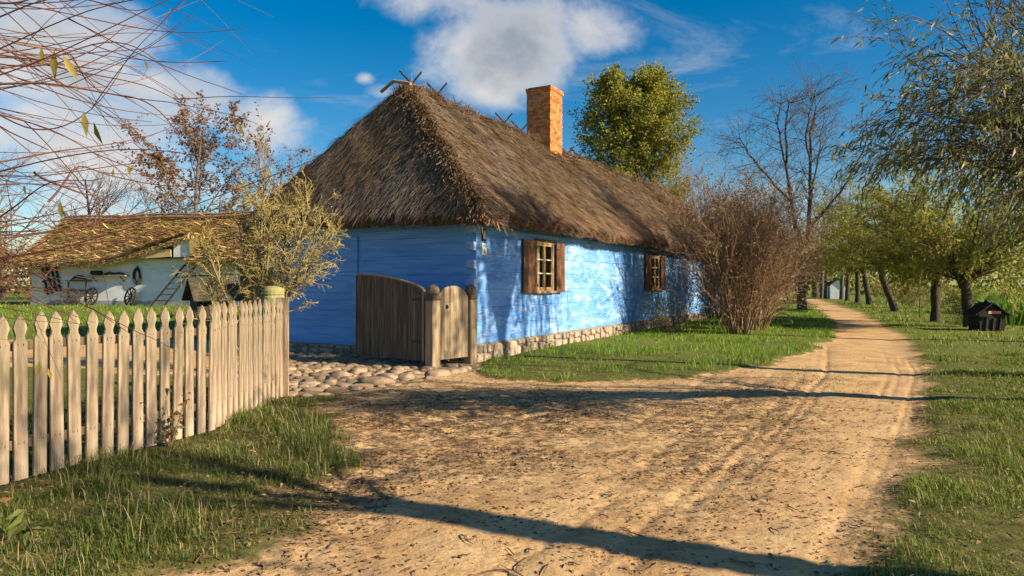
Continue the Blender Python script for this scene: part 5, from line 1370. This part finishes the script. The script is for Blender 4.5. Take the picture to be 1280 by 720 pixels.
a = gp(1169, 402); pollard((a[0], a[1], 0), [(0, 0, -.2), (.02, 0, 1.0), (.02, 0, 2.1)], .19, 3.1, 2.4, 82, 'upright pollard willow with a straight thick trunk, second from the hut')
a = gp(1118, 389); pollard((a[0], a[1], 0), [(.15, 0, -.2), (-.4, 0, 1.2), (-.7, 0, 2.0), (-.9, 0, 2.7)], .21, 3.3, 2.5, 83, 'pollard willow with a strongly leaning forked trunk further up the road')
a = gp(1086, 380.5); pollard((a[0], a[1], 0), [(.1, 0, -.2), (-.2, 0, 1.5), (-.45, 0, 2.8)], .22, 3.6, 2.5, 84, 'leaning pollard willow behind the strongly leaning one', shoots=26, per=2, leafsize=.2)
a = gp(1072, 378.5); pollard((a[0], a[1], 0), [(0, 0, -.2), (0, 0, 1.5), (0, 0, 2.8)], .22, 3.4, 2.3, 85, 'straight pollard willow near the far end of the row', shoots=22, per=2, leafsize=.22)
a = gp(1059, 377); pollard((a[0], a[1], 0), [(0, 0, -.2), (.1, 0, 2.8)], .2, 3.2, 2.3, 86, 'slim last pollard willow of the row, beside the distant white shed', shoots=18, per=2, leafsize=.24, kids=(4, 5))
a = gp(1150, 397); tree('sapling', 'thin young sapling between the pollard willow trunks', (a[0], a[1], 0), 3.2, .035, [S(7, .05, 5, (8, 10), (30, 60), (.25, .45), taper=.3, **{'from': .3}), S(4, .15, 3, (3, 4), nleaf=3, **{'from': .2}), S(3, .2, 3, nleaf=4)], 87, GREYTWIG, GREYTWIG, GOLDLEAF, 2, .09, .04, tshare=.95)

for bx, by, bh, lab in ((1195, 392, 1.7, 'low yellow green bush between the hut willow and the upright willow'), (1140, 386, 2.0, 'low yellow green bush behind the thin sapling'), (1100, 381, 2.2, 'low yellow green bush behind the leaning willow trunks'), (1262, 395, 1.2, 'low pale bush right of the black hut')):
    q = gp(bx, by); shrub('leafy_bush', lab, (q[0] + 1.2, q[1] + 1.5, 0), bh, 1.4, 16, 300 + bx, (GREYTWIG, GREYTWIG), YELLOWGREEN if bx % 4 else GOLDLEAF, 2, .13, .06, (5, 55), r0=.016, cat='bush', group='low bushes behind the willow row', kid=(5, 7), twig=(4, 5), spread=.06)

RMIN = .0025
# ---- near leafy willow at the right edge; its boughs lean over the verge
def near_willow():
    r = random.Random(93); B = Vector((9.2, 8.5, 0)); t = thing('leafy_willow', 'big leafy willow whose dark narrow leaves hang in from the right edge', 'willow', B)
    tr = Branches(); br = Branches(); tips = []
    tr.add([Vector(p) for p in ((0, 0, -.2), (.05, 0, .7), (-.05, .1, 1.5), (-.1, .1, 2.3))], [.26, .21, .19, .21], 12)
    def bough(e, r0, kids, L=(.7, 1.2), start=None):
        s0 = start or Vector((-.1 + r.uniform(-.1, .1), .1 + r.uniform(-.1, .1), 2.1 + r.uniform(0, .25))); m = s0.lerp(e, .5) + Vector((r.uniform(-.25, .25), r.uniform(-.25, .25), .55 + r.uniform(0, .3)))
        pts = []; n = 14
        for i in range(n + 1):
            u = i / n; pts.append(s0 * (1 - u) ** 2 + m * 2 * u * (1 - u) + e * u * u + rv(r) * .02 * (i > 0))
        tr.add(pts, [r0 * (1 - .88 * i / n) for i in range(n + 1)], 6)
        sp = [None, S(8, .07, 3, (3, 5), (20, 45), (.4, .65), trop=-.02, sag=.10, taper=.35, nleaf=11, leafy=True, **{'from': .15}), S(6, .08, 3, nleaf=8, trop=-.05, sag=.1, taper=.5)]
        for k in range(kids):
            q = .38 + .62 * (k + r.random()) / kids; i = min(int(q * n), n - 1); d = (pts[i + 1] - pts[i]).normalized(); a_ = radians(r.uniform(15, 50)); nd = d * cos(a_) + perp(r, d) * sin(a_)
            grow(r, [br, br, br], tips, pts[i], nd, r.uniform(*L), .008, 1, sp)
    for k in range(22):       # boughs reaching over the verge
        px = r.uniform(1120, 1300); Y = r.uniform(5.9, 8.0)
        lo = np.interp(px, [1090, 1130, 1190, 1300], [180, 110, 0, -60]); py = r.uniform(lo, np.interp(px, [1090, 1150, 1200, 1330], [160, 190, 220, 250]))
        e = at(px, py, Y) - B; bough(e, .032, 10)
    for px, py, Y in ((1092, 138, 6.9), (1096, 200, 7.2), (1102, 215, 6.8), (1094, 160, 7.4), (1160, 120, 7.2), (1180, 70, 6.8), (1150, 180, 6.5), (1130, 200, 7.1), (1225, 250, 6.5), (1270, 270, 7.0)):
        bough(at(px + 10, py, Y) - B, .03, 10, (.5, .9))
    for k in range(5):       # the side away from the road
        a_ = r.uniform(-1.4, 1.8); bough(Vector((cos(a_) * r.uniform(1.5, 3), sin(a_) * r.uniform(1.5, 3), r.uniform(2.6, 4.6))), .04, 7, (.8, 1.3))
    tr.build('trunk', DARKBARK, t); br.build('branches', GREYTWIG, t)
    V, F = leaves_from(r, tips, 1, .112, .021, .55, .03, .16, (.6, 1.2), randn=.75); np_mesh('leaves', V, F, WILLOWLEAF, t)
near_willow()

# ---- trees right of the frame whose shadows cross the road and the cottage wall
def shadow_trees():
    r = random.Random(12); t = thing('roadside_tree', 'bare old roadside tree behind the viewer, its shadow lying across the sand', 'tree', (7.5, 1.5, 0), group='roadside trees outside the picture')
    tr = Branches(); br = Branches(); tips = []
    tr.add([Vector(p) for p in ((0, 0, -.2), (.02, 0, 1.2), (-.03, .03, 2.6), (0, .05, 4.0), (.05, .1, 4.5))], [.26, .21, .19, .19, .17], 12)
    sp = [None, S(7, .10, 5, (5, 7), (25, 55), (.4, .7), trop=.04, **{'from': .2}), S(5, .16, 3, (4, 5), (25, 55), (.45, .75), **{'from': .2}), S(4, .2, 3, nleaf=3)]
    for i in range(8):
        a_ = i * 2.4; grow(r, [tr, tr, br, br], tips, Vector((0, .05, 4.1 + .06 * i)), Vector((cos(a_), sin(a_), r.uniform(.9, 2.2))), r.uniform(2.0, 3.0), .06, 1, sp)
    grow(r, [tr, tr, br, br], tips, Vector((0, 0, 2.5)), Vector((-.5, -.5, .35)), 2.2, .05, 1, sp)
    tr.build('trunk', DARKBARK, t); br.build('branches', GREYTWIG, t)
    V, F = leaves_from(r, tips, 1, .10, .03, .5, .03); np_mesh('leaves', V, F, WILLOWLEAF, t)
    # tall weeping willow: its hanging strands dapple the corner of the cottage
    p = Vector((*house(1.1, 0), 0)) + SUN_DIR * 13.5
    t2 = thing('weeping_willow', 'tall weeping willow beyond the right edge dappling the cottage corner', 'willow', (p.x, p.y, 0), group='roadside trees outside the picture'); tr = Branches(); br = Branches(); tips = []
    tr.add([Vector((0, 0, -.2)), Vector((.1, 0, 2.5)), Vector((0, .05, 5)), Vector((0, 0, 7.2))], [.20, .16, .13, .11], 10)
    for i in range(46):
        a_ = i * 2.4; ro = 3.0 * sqrt((i + .5) / 46); top = Vector((cos(a_) * ro, sin(a_) * ro, 10.3 - .12 * ro * ro + r.uniform(-.4, .3)))
        tr.add([Vector((0, 0, 6.8)), Vector((top.x * .3, top.y * .3, 8.9)), Vector((top.x * .7, top.y * .7, top.z - .1)), top], [.08, .06, .035, .015], 5)
        for k in range(4):
            q = top + Vector((r.uniform(-.5, .5), r.uniform(-.5, .5), r.uniform(-.3, .1))); L_ = r.uniform(1.6, 3.6); n = 10
            pts = [q + Vector((.12 * sin(j * .7 + k), .12 * cos(j * .6 + i), -L_ * j / n)) for j in range(n + 1)]; br.add(pts, [.008] * (n + 1), 3)
            for j in range(1, n + 1):
                for _ in range(3): tips.append((pts[j], Vector((r.uniform(-.5, .5), r.uniform(-.5, .5), -1))))
    tr.build('trunk', DARKBARK, t2); br.build('branches', GREYTWIG, t2)
    V, F = leaves_from(r, tips, 1, .22, .045, .8, .03, randn=.3); np_mesh('leaves', V, F, WILLOWLEAF, t2)
    p = Vector((*house(10.2, 0), 0)) + SUN_DIR * 12.5
    tree('roadside_tree', 'tall bare tree beyond the right edge whose branch shadow falls on the blue wall', (p.x, p.y, 0), 11.5, .24,
         [S(8, .04, 9, (15, 18), (18, 45), (.42, .62), trop=.02, taper=.3, **{'from': .50}), S(6, .10, 5, (6, 8), (22, 45), (.4, .65), trop=.05, taper=.35, **{'from': .15}), S(5, .14, 3, (4, 6), (22, 50), (.45, .7), trop=.02, taper=.7, **{'from': .15}), S(4, .16, 3, nleaf=3, taper=.9)],
         131, DARKBARK, GREYTWIG, WILLOWLEAF, 2, .14, .05, .4, 'roadside trees outside the picture', tshare=.80)
shadow_trees()

# ---- whips of the willow at the left edge
def whip_willow():
    r = random.Random(17); B = Vector((-5.0, 2.4, 0)); t = thing('osier_willow', 'leafless willow whose thin reddish whips sweep in from the left edge', 'willow', B)
    tr = Branches(); br = Branches()
    tr.add([Vector(p) for p in ((0, 0, -.2), (.03, 0, .6), (0, .02, 1.3), (.05, 0, 1.9))], [.27, .22, .20, .23], 12)
    tr.add([Vector(p) for p in ((.05, 0, 1.75), (.05, 0, 2.0), (.05, 0, 2.2), (.05, 0, 2.28))], [.2, .29, .22, .03], 12)
    heads = []
    for i in range(13):
        hz_ = 1.35 + 2.3 * i / 12; h_ = Vector((r.uniform(.9, 1.75), r.uniform(-.25, 1.0), hz_)); heads.append(h_)
        s0 = Vector((.05, 0, 1.9)); m = s0.lerp(h_, .5) + Vector((0, r.uniform(-.1, .1), .12)); tr.add([s0, s0.lerp(m, .5), m, m.lerp(h_, .5), h_], [.06, .05, .038, .026, .016], 6)
    def whip(e, r0, head, n=26, bend=.2, tipup=0.0, subs=2):
        s0 = head + Vector((r.uniform(-.1, .1), r.uniform(-.1, .1), r.uniform(-.1, .1))); m = s0.lerp(e, r.uniform(.35, .6)) + Vector((0, r.uniform(-.2, .2), bend)); pts = []
        ph = [r.uniform(0, 6.28) for _ in range(4)]; aw = r.uniform(.02, .075)
        for i in range(n + 1):
            u = i / n; p = s0 * (1 - u) ** 2 + m * 2 * u * (1 - u) + e * u * u
            p.z += tipup * max(0, u - .55) ** 2 * 2.6 + aw * u * (sin(ph[0] + u * 5) + .5 * sin(ph[1] + u * 11)); p.y += aw * u * sin(ph[2] + u * 6); p.x += .3 * aw * sin(ph[3] + u * 9); pts.append(p)
        br.add(pts, [r0 * (1 - .80 * (i / n) ** 1.1) for i in range(n + 1)], 5)
        for k in range(r.randint(0, subs)):
            i = r.randint(8, n - 4); d = (pts[i + 1] - pts[i]).normalized(); a_ = radians(r.uniform(14, 45)); nd = d * cos(a_) + perp(r, d) * sin(a_)
            q, rad, _ = limb(r, pts[i], nd, r.uniform(.25, .8), r0 * .45, .0011, 9, .06, r.uniform(-.03, .05)); br.add(q, rad, 4)
    def near_head(z): return min(heads, key=lambda h: abs(h.z + r.uniform(-.5, .5) - z))
    for k in range(64):
        py = r.uniform(-40, 345); mx = np.interp(py, [-60, 0, 70, 150, 230, 300, 380], [325, 335, 318, 285, 235, 195, 150]); px = mx - abs(r.gauss(0, 1)) * 85; px = max(px, 5); Y = r.uniform(2.3, 4.2)
        e = at(px, py, Y) - B; whip(e, r.uniform(.003, .0068), near_head(e.z + r.uniform(.05, .7)), bend=r.uniform(-.32, .45), tipup=r.uniform(-.8, 1.1))
    for k in range(16):
        py = r.uniform(300, 420); px = r.uniform(20, 175); Y = r.uniform(2.2, 3.6); e = at(px, py, Y) - B; whip(e, r.uniform(.003, .006), near_head(e.z + r.uniform(.5, 1.1)), bend=r.uniform(-.1, .35), tipup=r.uniform(-.3, .2))
    for px, py, Y in ((70, 20, 2.7), (95, 95, 2.9), (60, 170, 2.5), (120, 250, 3.2), (45, 300, 2.6)):
        e = at(px, py, Y) - B; h_ = near_head(e.z + .1); n = 14; pts = [h_.lerp(e, i / n) + Vector((0, .03 * sin(i * .9), .05 * sin(i * .55 + px))) * (i > 0) for i in range(n + 1)]
        br.add(pts, [.012 * (1 - .86 * i / n) for i in range(n + 1)], 6)
        for k in range(4):
            i = r.randint(5, n); q = at(px + r.uniform(60, 190), py + r.uniform(-70, 90), Y + r.uniform(-.2, .6)) - B; whip(q, .0055, pts[i], bend=r.uniform(-.15, .25), tipup=r.uniform(-.6, .8))
    for px, py in ((412, 216), (352, 240)):
        e = at(px, py, 3.5) - B; whip(e, .0075, near_head(e.z - .1), bend=-.28, tipup=.3)
    for k in range(30):   # the rest of the head, away from the fence
        a_ = r.uniform(1.7, 5.4); whip(Vector((cos(a_) * r.uniform(1, 2), sin(a_) * r.uniform(1, 2), r.uniform(2.5, 4))), .006, Vector((.05, 0, 2.1)), bend=.3)
    tr.build('trunk', DARKBARK, t); br.build('whips', REDWHIP, t)
    P, D, ln = [], [], []
    for px, py, Y, l, dx in ((52, 58, 2.5, .07, -.05), (68, 62, 2.4, .105, -.1), (78, 68, 2.4, .10, .55), (104, 138, 2.6, .10, .08), (117, 152, 2.55, .09, .25), (298, 152, 3.0, .06, .3), (30, 230, 2.4, .04, 0), (95, 105, 2.5, .03, .2), (180, 75, 2.9, .04, .4), (160, 205, 2.7, .05, .1), (142, 210, 2.7, .04, -.2), (75, 250, 2.4, .07, .0), (60, 460, 2.6, .05, .2), (50, 450, 2.6, .07, -.3)):
        P.append((at(px, py, Y) - B)[:]); D.append((dx, .1, -1)); ln.append(l)
    P = np.array(P); D = np.array(D, float); ln = np.array(ln); V, F = leaf_quads(P, D, np.tile([.25, -1.0, .15], (len(P), 1)) + RNG.normal(0, .2, P.shape), ln, ln * .27, .12)
    np_mesh('leaves', V, F, leafmat('last_willow_leaf', [(0, (.10, .12, .02)), (.5, (.20, .18, .04)), (1, (.42, .30, .05))]), t)
whip_willow()

# ---- little plants by the fence
def leafy_plant(name, label, loc, h, n, lsize, lwid, m, seed, leanx=0):
    r = random.Random(seed); t = thing(name, label, 'plant', loc); st = Branches(); tips = []
    for i in range(n):
        a_ = r.uniform(0, 6.28); pts, rad, d = limb(r, Vector((0, 0, -.02)), Vector((cos(a_) * .45 + leanx, sin(a_) * .45, 1)), h * r.uniform(.6, 1.05), .006, .002, 8, .10, .02); st.add(pts, rad, 5)
        for k in range(2, 9):
            for _ in range(r.randint(0, 2)):
                b = r.uniform(0, 6.28); tips.append((pts[k], Vector((cos(b), sin(b), r.uniform(-.2, .4))).normalized()))
    st.build('stems', BROWNTWIG, t); V, F = leaves_from(r, tips, 1, lsize, lwid, .3, .004, .2, randn=.5); np_mesh('leaves', V, F, m, t)
SHOOT = leafmat('young_shoot_leaf', [(0, (.10, .13, .03)), (.5, (.20, .20, .05)), (.85, (.32, .22, .08)), (1, (.40, .18, .08))])
p = gp(203, 556); leafy_plant('young_bush', 'young leafy bush shoot growing against the picket fence', (p[0] + .10, p[1] - .05, 0), .58, 7, .085, .04, SHOOT, 5)
p = gp(42, 668); leafy_plant('broadleaf_weed', 'light green broad leaved weed in the grass before the fence', (p[0], p[1], 0), .26, 3, .16, .055, leafmat('weed_leaf', [(0, (.09, .14, .03)), (1, (.22, .24, .06))]), 6)
p = gp(2, 640); leafy_plant('broadleaf_weed', 'small yellowing weed at the foot of the leftmost picket', (p[0], p[1], 0), .16, 2, .11, .045, SHOOT, 9)

# ---- crop field and far vegetation
def crop():
    n = 26000; x = RNG.uniform(19, 50, n); y = RNG.uniform(27, 46, n); k = (x > 18.8 + (y - 27) * .62) ; x, y = x[k], y[k]
    h = RNG.uniform(.7, 1.35, len(x)) * (.75 + .5 * fbm(x * .4, y * .4, 13, 2))
    V, F = blades(np.stack([x, y, np.zeros_like(x)], 1), h, RNG.uniform(.05, .11, len(x)), RNG.uniform(.2, .8, len(x)), RNG.uniform(0, 6.28, len(x)))
    tag(np_mesh('crop', V, F, CROPLEAF), 'tall bright green crop growing behind the willow row', 'crop', kind='stuff')
crop()
def far_wood(name, label, x0, x1, y0, y1, hmin, hmax, n, m, size, seed):
    g = np.random.default_rng(seed)
    x = g.uniform(x0, x1, n); y = g.uniform(y0, y1, n); hh = hmin + (hmax - hmin) * fbm(x * .12, y * .05, seed, 3) ; z = hh * g.uniform(0, 1, n) ** .8
    D = g.normal(0, 1, (n, 3)); Nn = g.normal(0, 1, (n, 3)); V, F = leaf_quads(np.stack([x, y, z], 1), D, Nn, g.uniform(.6, 1.4, n) * size, g.uniform(.4, .9, n) * size, .1)
    tag(np_mesh(name, V, F, m), label, 'woodland', kind='stuff')
far_wood('far_woods', 'far olive green woodland closing the fields on the right', 30, 190, 105, 122, 3, 9, 14000, POLLARDLEAF, .8, 4)
far_wood('far_woods', 'far brown woodland behind the barn and cottage', -150, 24, 110, 130, 4, 9, 12000, BROWNLEAF, .9, 5)

# ---- far end of the road: bare trunks and white shed
RMIN = .010
SPF = [S(9, .05, 7, (12, 15), (25, 50), (.30, .5), trop=.03, taper=.25, **{'from': .3}), S(6, .13, 4, (5, 7), (25, 50), (.4, .7), trop=.04, taper=.35, **{'from': .2}), S(4, .18, 3, (3, 5), (25, 55), (.4, .7), taper=.5, **{'from': .15}), S(3, .2, 3, nleaf=2, taper=.6)]
GF = 'bare trees at the far end of the road'
for px, py, h, sd, lab in ((1027, 372.5, 10.5, 201, 'thin bare tree left of the two trunks at the end of the road'), (1032, 373, 12.5, 202, 'bare tree with a pale trunk in front of the distant shed'), (1052, 374.5, 13.5, 203, 'tallest bare tree right of the distant white shed')):
    q = gp(px, py); tree('bare_tree', lab, (q[0], q[1], 0), h, .26, SPF, sd, BARK, GREYTWIG, None, group=GF, tshare=.85)
q = gp(1020, 372); tree('bare_tree', 'stumpy dark tree with golden leaves at the bend of the road', (q[0], q[1], 0), 7, .5, SPF, 205, DARKBARK, GREYTWIG, GOLDLEAF, 1, .25, .16, group=GF, tshare=.8)
SHED = thing('white_shed', 'distant small white shed with a dark roof at the end of the road', 'shed', (37.4, 80, 0), radians(-14)); SHED.scale = (.62, .7, .72)
mb = MB(); mb.extrude([(-1.3, -.1), (1.3, -.1), (1.3, 2.1), (0, 3.1), (-1.3, 2.1)], -.9, 2.2); mb.build('wall', LIME, SHED)
for sg in (-1, 1):
    mb = MB(); a_ = Vector((0, 0, 3.25)); b_ = Vector((sg * 1.6, 0, 1.98)); n_ = Vector((sg * .6, 0, .78)) * .10; y0, y1 = Vector((0, -1.1, 0)), Vector((0, 2.5, 0))
    mb.hexa([a_ + y0, a_ + y1, b_ + y1, b_ + y0, a_ + n_ + y0, a_ + n_ + y1, b_ + n_ + y1, b_ + n_ + y0]); mb.build('roof', DARKWOOD, SHED)
mb = MB(); mb.box(-1.315, -1.302, -.3, .6, 0, 1.8); mb.build('door', DARKWOOD, SHED)
# ================================================================ sky, sun, camera
def build_world():
    w = bpy.data.worlds.new('World'); SC.world = w; w.use_nodes = True
    nt = w.node_tree; N = nt.nodes; L = nt.links; bg = N['Background']
    sky = N.new('ShaderNodeTexSky'); sky.sky_type = 'NISHITA'; sky.sun_disc = False; sky.sun_elevation = SUN_EL
    sky.sun_rotation = atan2(SUN_DIR.x, SUN_DIR.y); sky.altitude = 100; sky.air_density = 1.0; sky.dust_density = .6; sky.ozone_density = 2.2
    hs = N.new('ShaderNodeHueSaturation'); hs.inputs['Saturation'].default_value = 1.55; hs.inputs['Value'].default_value = SKYV; hs.inputs['Hue'].default_value = .498; L.new(sky.outputs[0], hs.inputs['Color'])
    tc = N.new('ShaderNodeTexCoord'); vec = tc.outputs['Generated']
    def noise(scale, detail, rough, st=(1, 1, 1), off=(0, 0, 0), dist=0.0):
        mp = N.new('ShaderNodeMapping'); mp.inputs['Scale'].default_value = st; mp.inputs['Location'].default_value = off; L.new(vec, mp.inputs[0])
        n = N.new('ShaderNodeTexNoise'); n.inputs['Scale'].default_value = scale; n.inputs['Detail'].default_value = detail; n.inputs['Roughness'].default_value = rough; n.inputs['Distortion'].default_value = dist; L.new(mp.outputs[0], n.inputs['Vector']); return n.outputs['Fac']
    def m_(op, a, b):
        x = N.new('ShaderNodeMath'); x.operation = op
        for i, q in enumerate((a, b)):
            if isinstance(q, (int, float)): x.inputs[i].default_value = q
            else: L.new(q, x.inputs[i])
        return x.outputs[0]
    def mr(f, a, b, c=0, d=1, sm=True):
        x = N.new('ShaderNodeMapRange'); x.interpolation_type = 'SMOOTHSTEP' if sm else 'LINEAR'; x.inputs[1].default_value = a; x.inputs[2].default_value = b; x.inputs[3].default_value = c; x.inputs[4].default_value = d; L.new(f, x.inputs[0]); return x.outputs[0]
    # clouds stand in given directions of the sky: (direction, angular half sizes, weight)
    total = None
    for px, py, ax, az, wgt in CLOUDS:
        d = Vector((px - 640, FPX, HZ - py)).normalized()
        s = N.new('ShaderNodeVectorMath'); s.operation = 'SUBTRACT'; L.new(vec, s.inputs[0]); s.inputs[1].default_value = d
        k = N.new('ShaderNodeVectorMath'); k.operation = 'MULTIPLY'; L.new(s.outputs[0], k.inputs[0]); k.inputs[1].default_value = (FPX / ax, FPX / max(ax, az), FPX / az)
        ln = N.new('ShaderNodeVectorMath'); ln.operation = 'LENGTH'; L.new(k.outputs[0], ln.inputs[0])
        v = mr(ln.outputs['Value'], 0.0, 1.25, wgt, 0.0)
        total = v if total is None else m_('MAXIMUM', total, v)
    n1 = noise(4.2, 10, .60, (1, 1, 1.35), (.3, 0, .2), .35); n2 = noise(15, 8, .62, (1, 1, 1.3), (2, 1, 0), .3)
    f = m_('ADD', total, m_('MULTIPLY', m_('SUBTRACT', n1, .5), 1.55)); f = m_('ADD', f, m_('MULTIPLY', m_('SUBTRACT', n2, .5), .45))
    dens = mr(f, .30, .88)
    wisp = mr(noise(2.4, 10, .66, (1, 1, 4.5), (5, 2, 3), .8), .54, .82, 0, .42); dens = m_('MAXIMUM', dens, wisp)
    sh = noise(5.5, 7, .55, (1, 1, 1.5), (.35, .02, .32), .3)
    core = mr(f, .45, 1.05)
    shade = m_('MULTIPLY', mr(sh, .36, .68), core)
    cm_ = N.new('ShaderNodeMix'); cm_.data_type = 'RGBA'; L.new(shade, cm_.inputs[0]); cm_.inputs[6].default_value = rgba([q * CLOUDV for q in (1.0, .985, .97)]); cm_.inputs[7].default_value = rgba([q * CLOUDV for q in (.40, .47, .57)])
    mx = N.new('ShaderNodeMix'); mx.data_type = 'RGBA'; L.new(dens, mx.inputs[0]); L.new(hs.outputs[0], mx.inputs[6]); L.new(cm_.outputs[2], mx.inputs[7])
    L.new(mx.outputs[2], bg.inputs['Color']); bg.inputs['Strength'].default_value = .078
    w.cycles_visibility.camera = True
    try: w.cycles.sampling_method = 'MANUAL'; w.cycles.sample_map_resolution = 512
    except Exception: pass
SKYV = .82; CLOUDV = 5.0
CLOUDS = [(640, 45, 170, 95, .85), (550, 0, 130, 50, .75), (740, 30, 95, 70, .78), (610, 100, 75, 50, .70), (455, 98, 20, 12, .55), (500, 10, 60, 22, .45), (830, 40, 45, 26, .33),
          (150, 185, 260, 95, .80), (320, 160, 95, 60, .88), (230, 130, 130, 60, .78), (60, 60, 150, 120, .72), (60, 250, 230, 80, .55), (385, 190, 30, 22, .42), (-150, 160, 300, 160, .6), (1010, 245, 130, 45, .30), (900, 175, 50, 14, .34), (750, 85, 40, 24, .40), (480, 115, 40, 16, .42)]
build_world()
ld = bpy.data.lights.new('sun', 'SUN'); ld.energy = 5.0; ld.angle = radians(.53); ld.color = (1.0, .84, .62)
sun = bpy.data.objects.new('sun', ld); COL.objects.link(sun)
sd = Vector((SUN_DIR.x * cos(SUN_EL), SUN_DIR.y * cos(SUN_EL), sin(SUN_EL)))
sun.rotation_euler = sd.to_track_quat('Z', 'Y').to_euler()
cd = bpy.data.cameras.new('camera'); cam = bpy.data.objects.new('camera', cd); COL.objects.link(cam)
cd.sensor_width = 36; cd.lens = 36 * FPX / 1280; cd.clip_end = 6000; cd.clip_start = .05
cd.shift_y = (HZ - 360) / 1280
cam.location = (0, 0, CAM_H); cam.rotation_euler = (radians(90), 0, 0)
SC.camera = cam
vs = SC.view_settings; vs.view_transform = 'Standard'; vs.look = 'None'; vs.gamma = 1; vs.use_curve_mapping = False; vs.exposure = 1.0
SC.cycles.max_bounces = 6; SC.cycles.transparent_max_bounces = 8; SC.cycles.use_adaptive_sampling = True; SC.cycles.adaptive_threshold = .02
SC.cycles.use_denoising = True
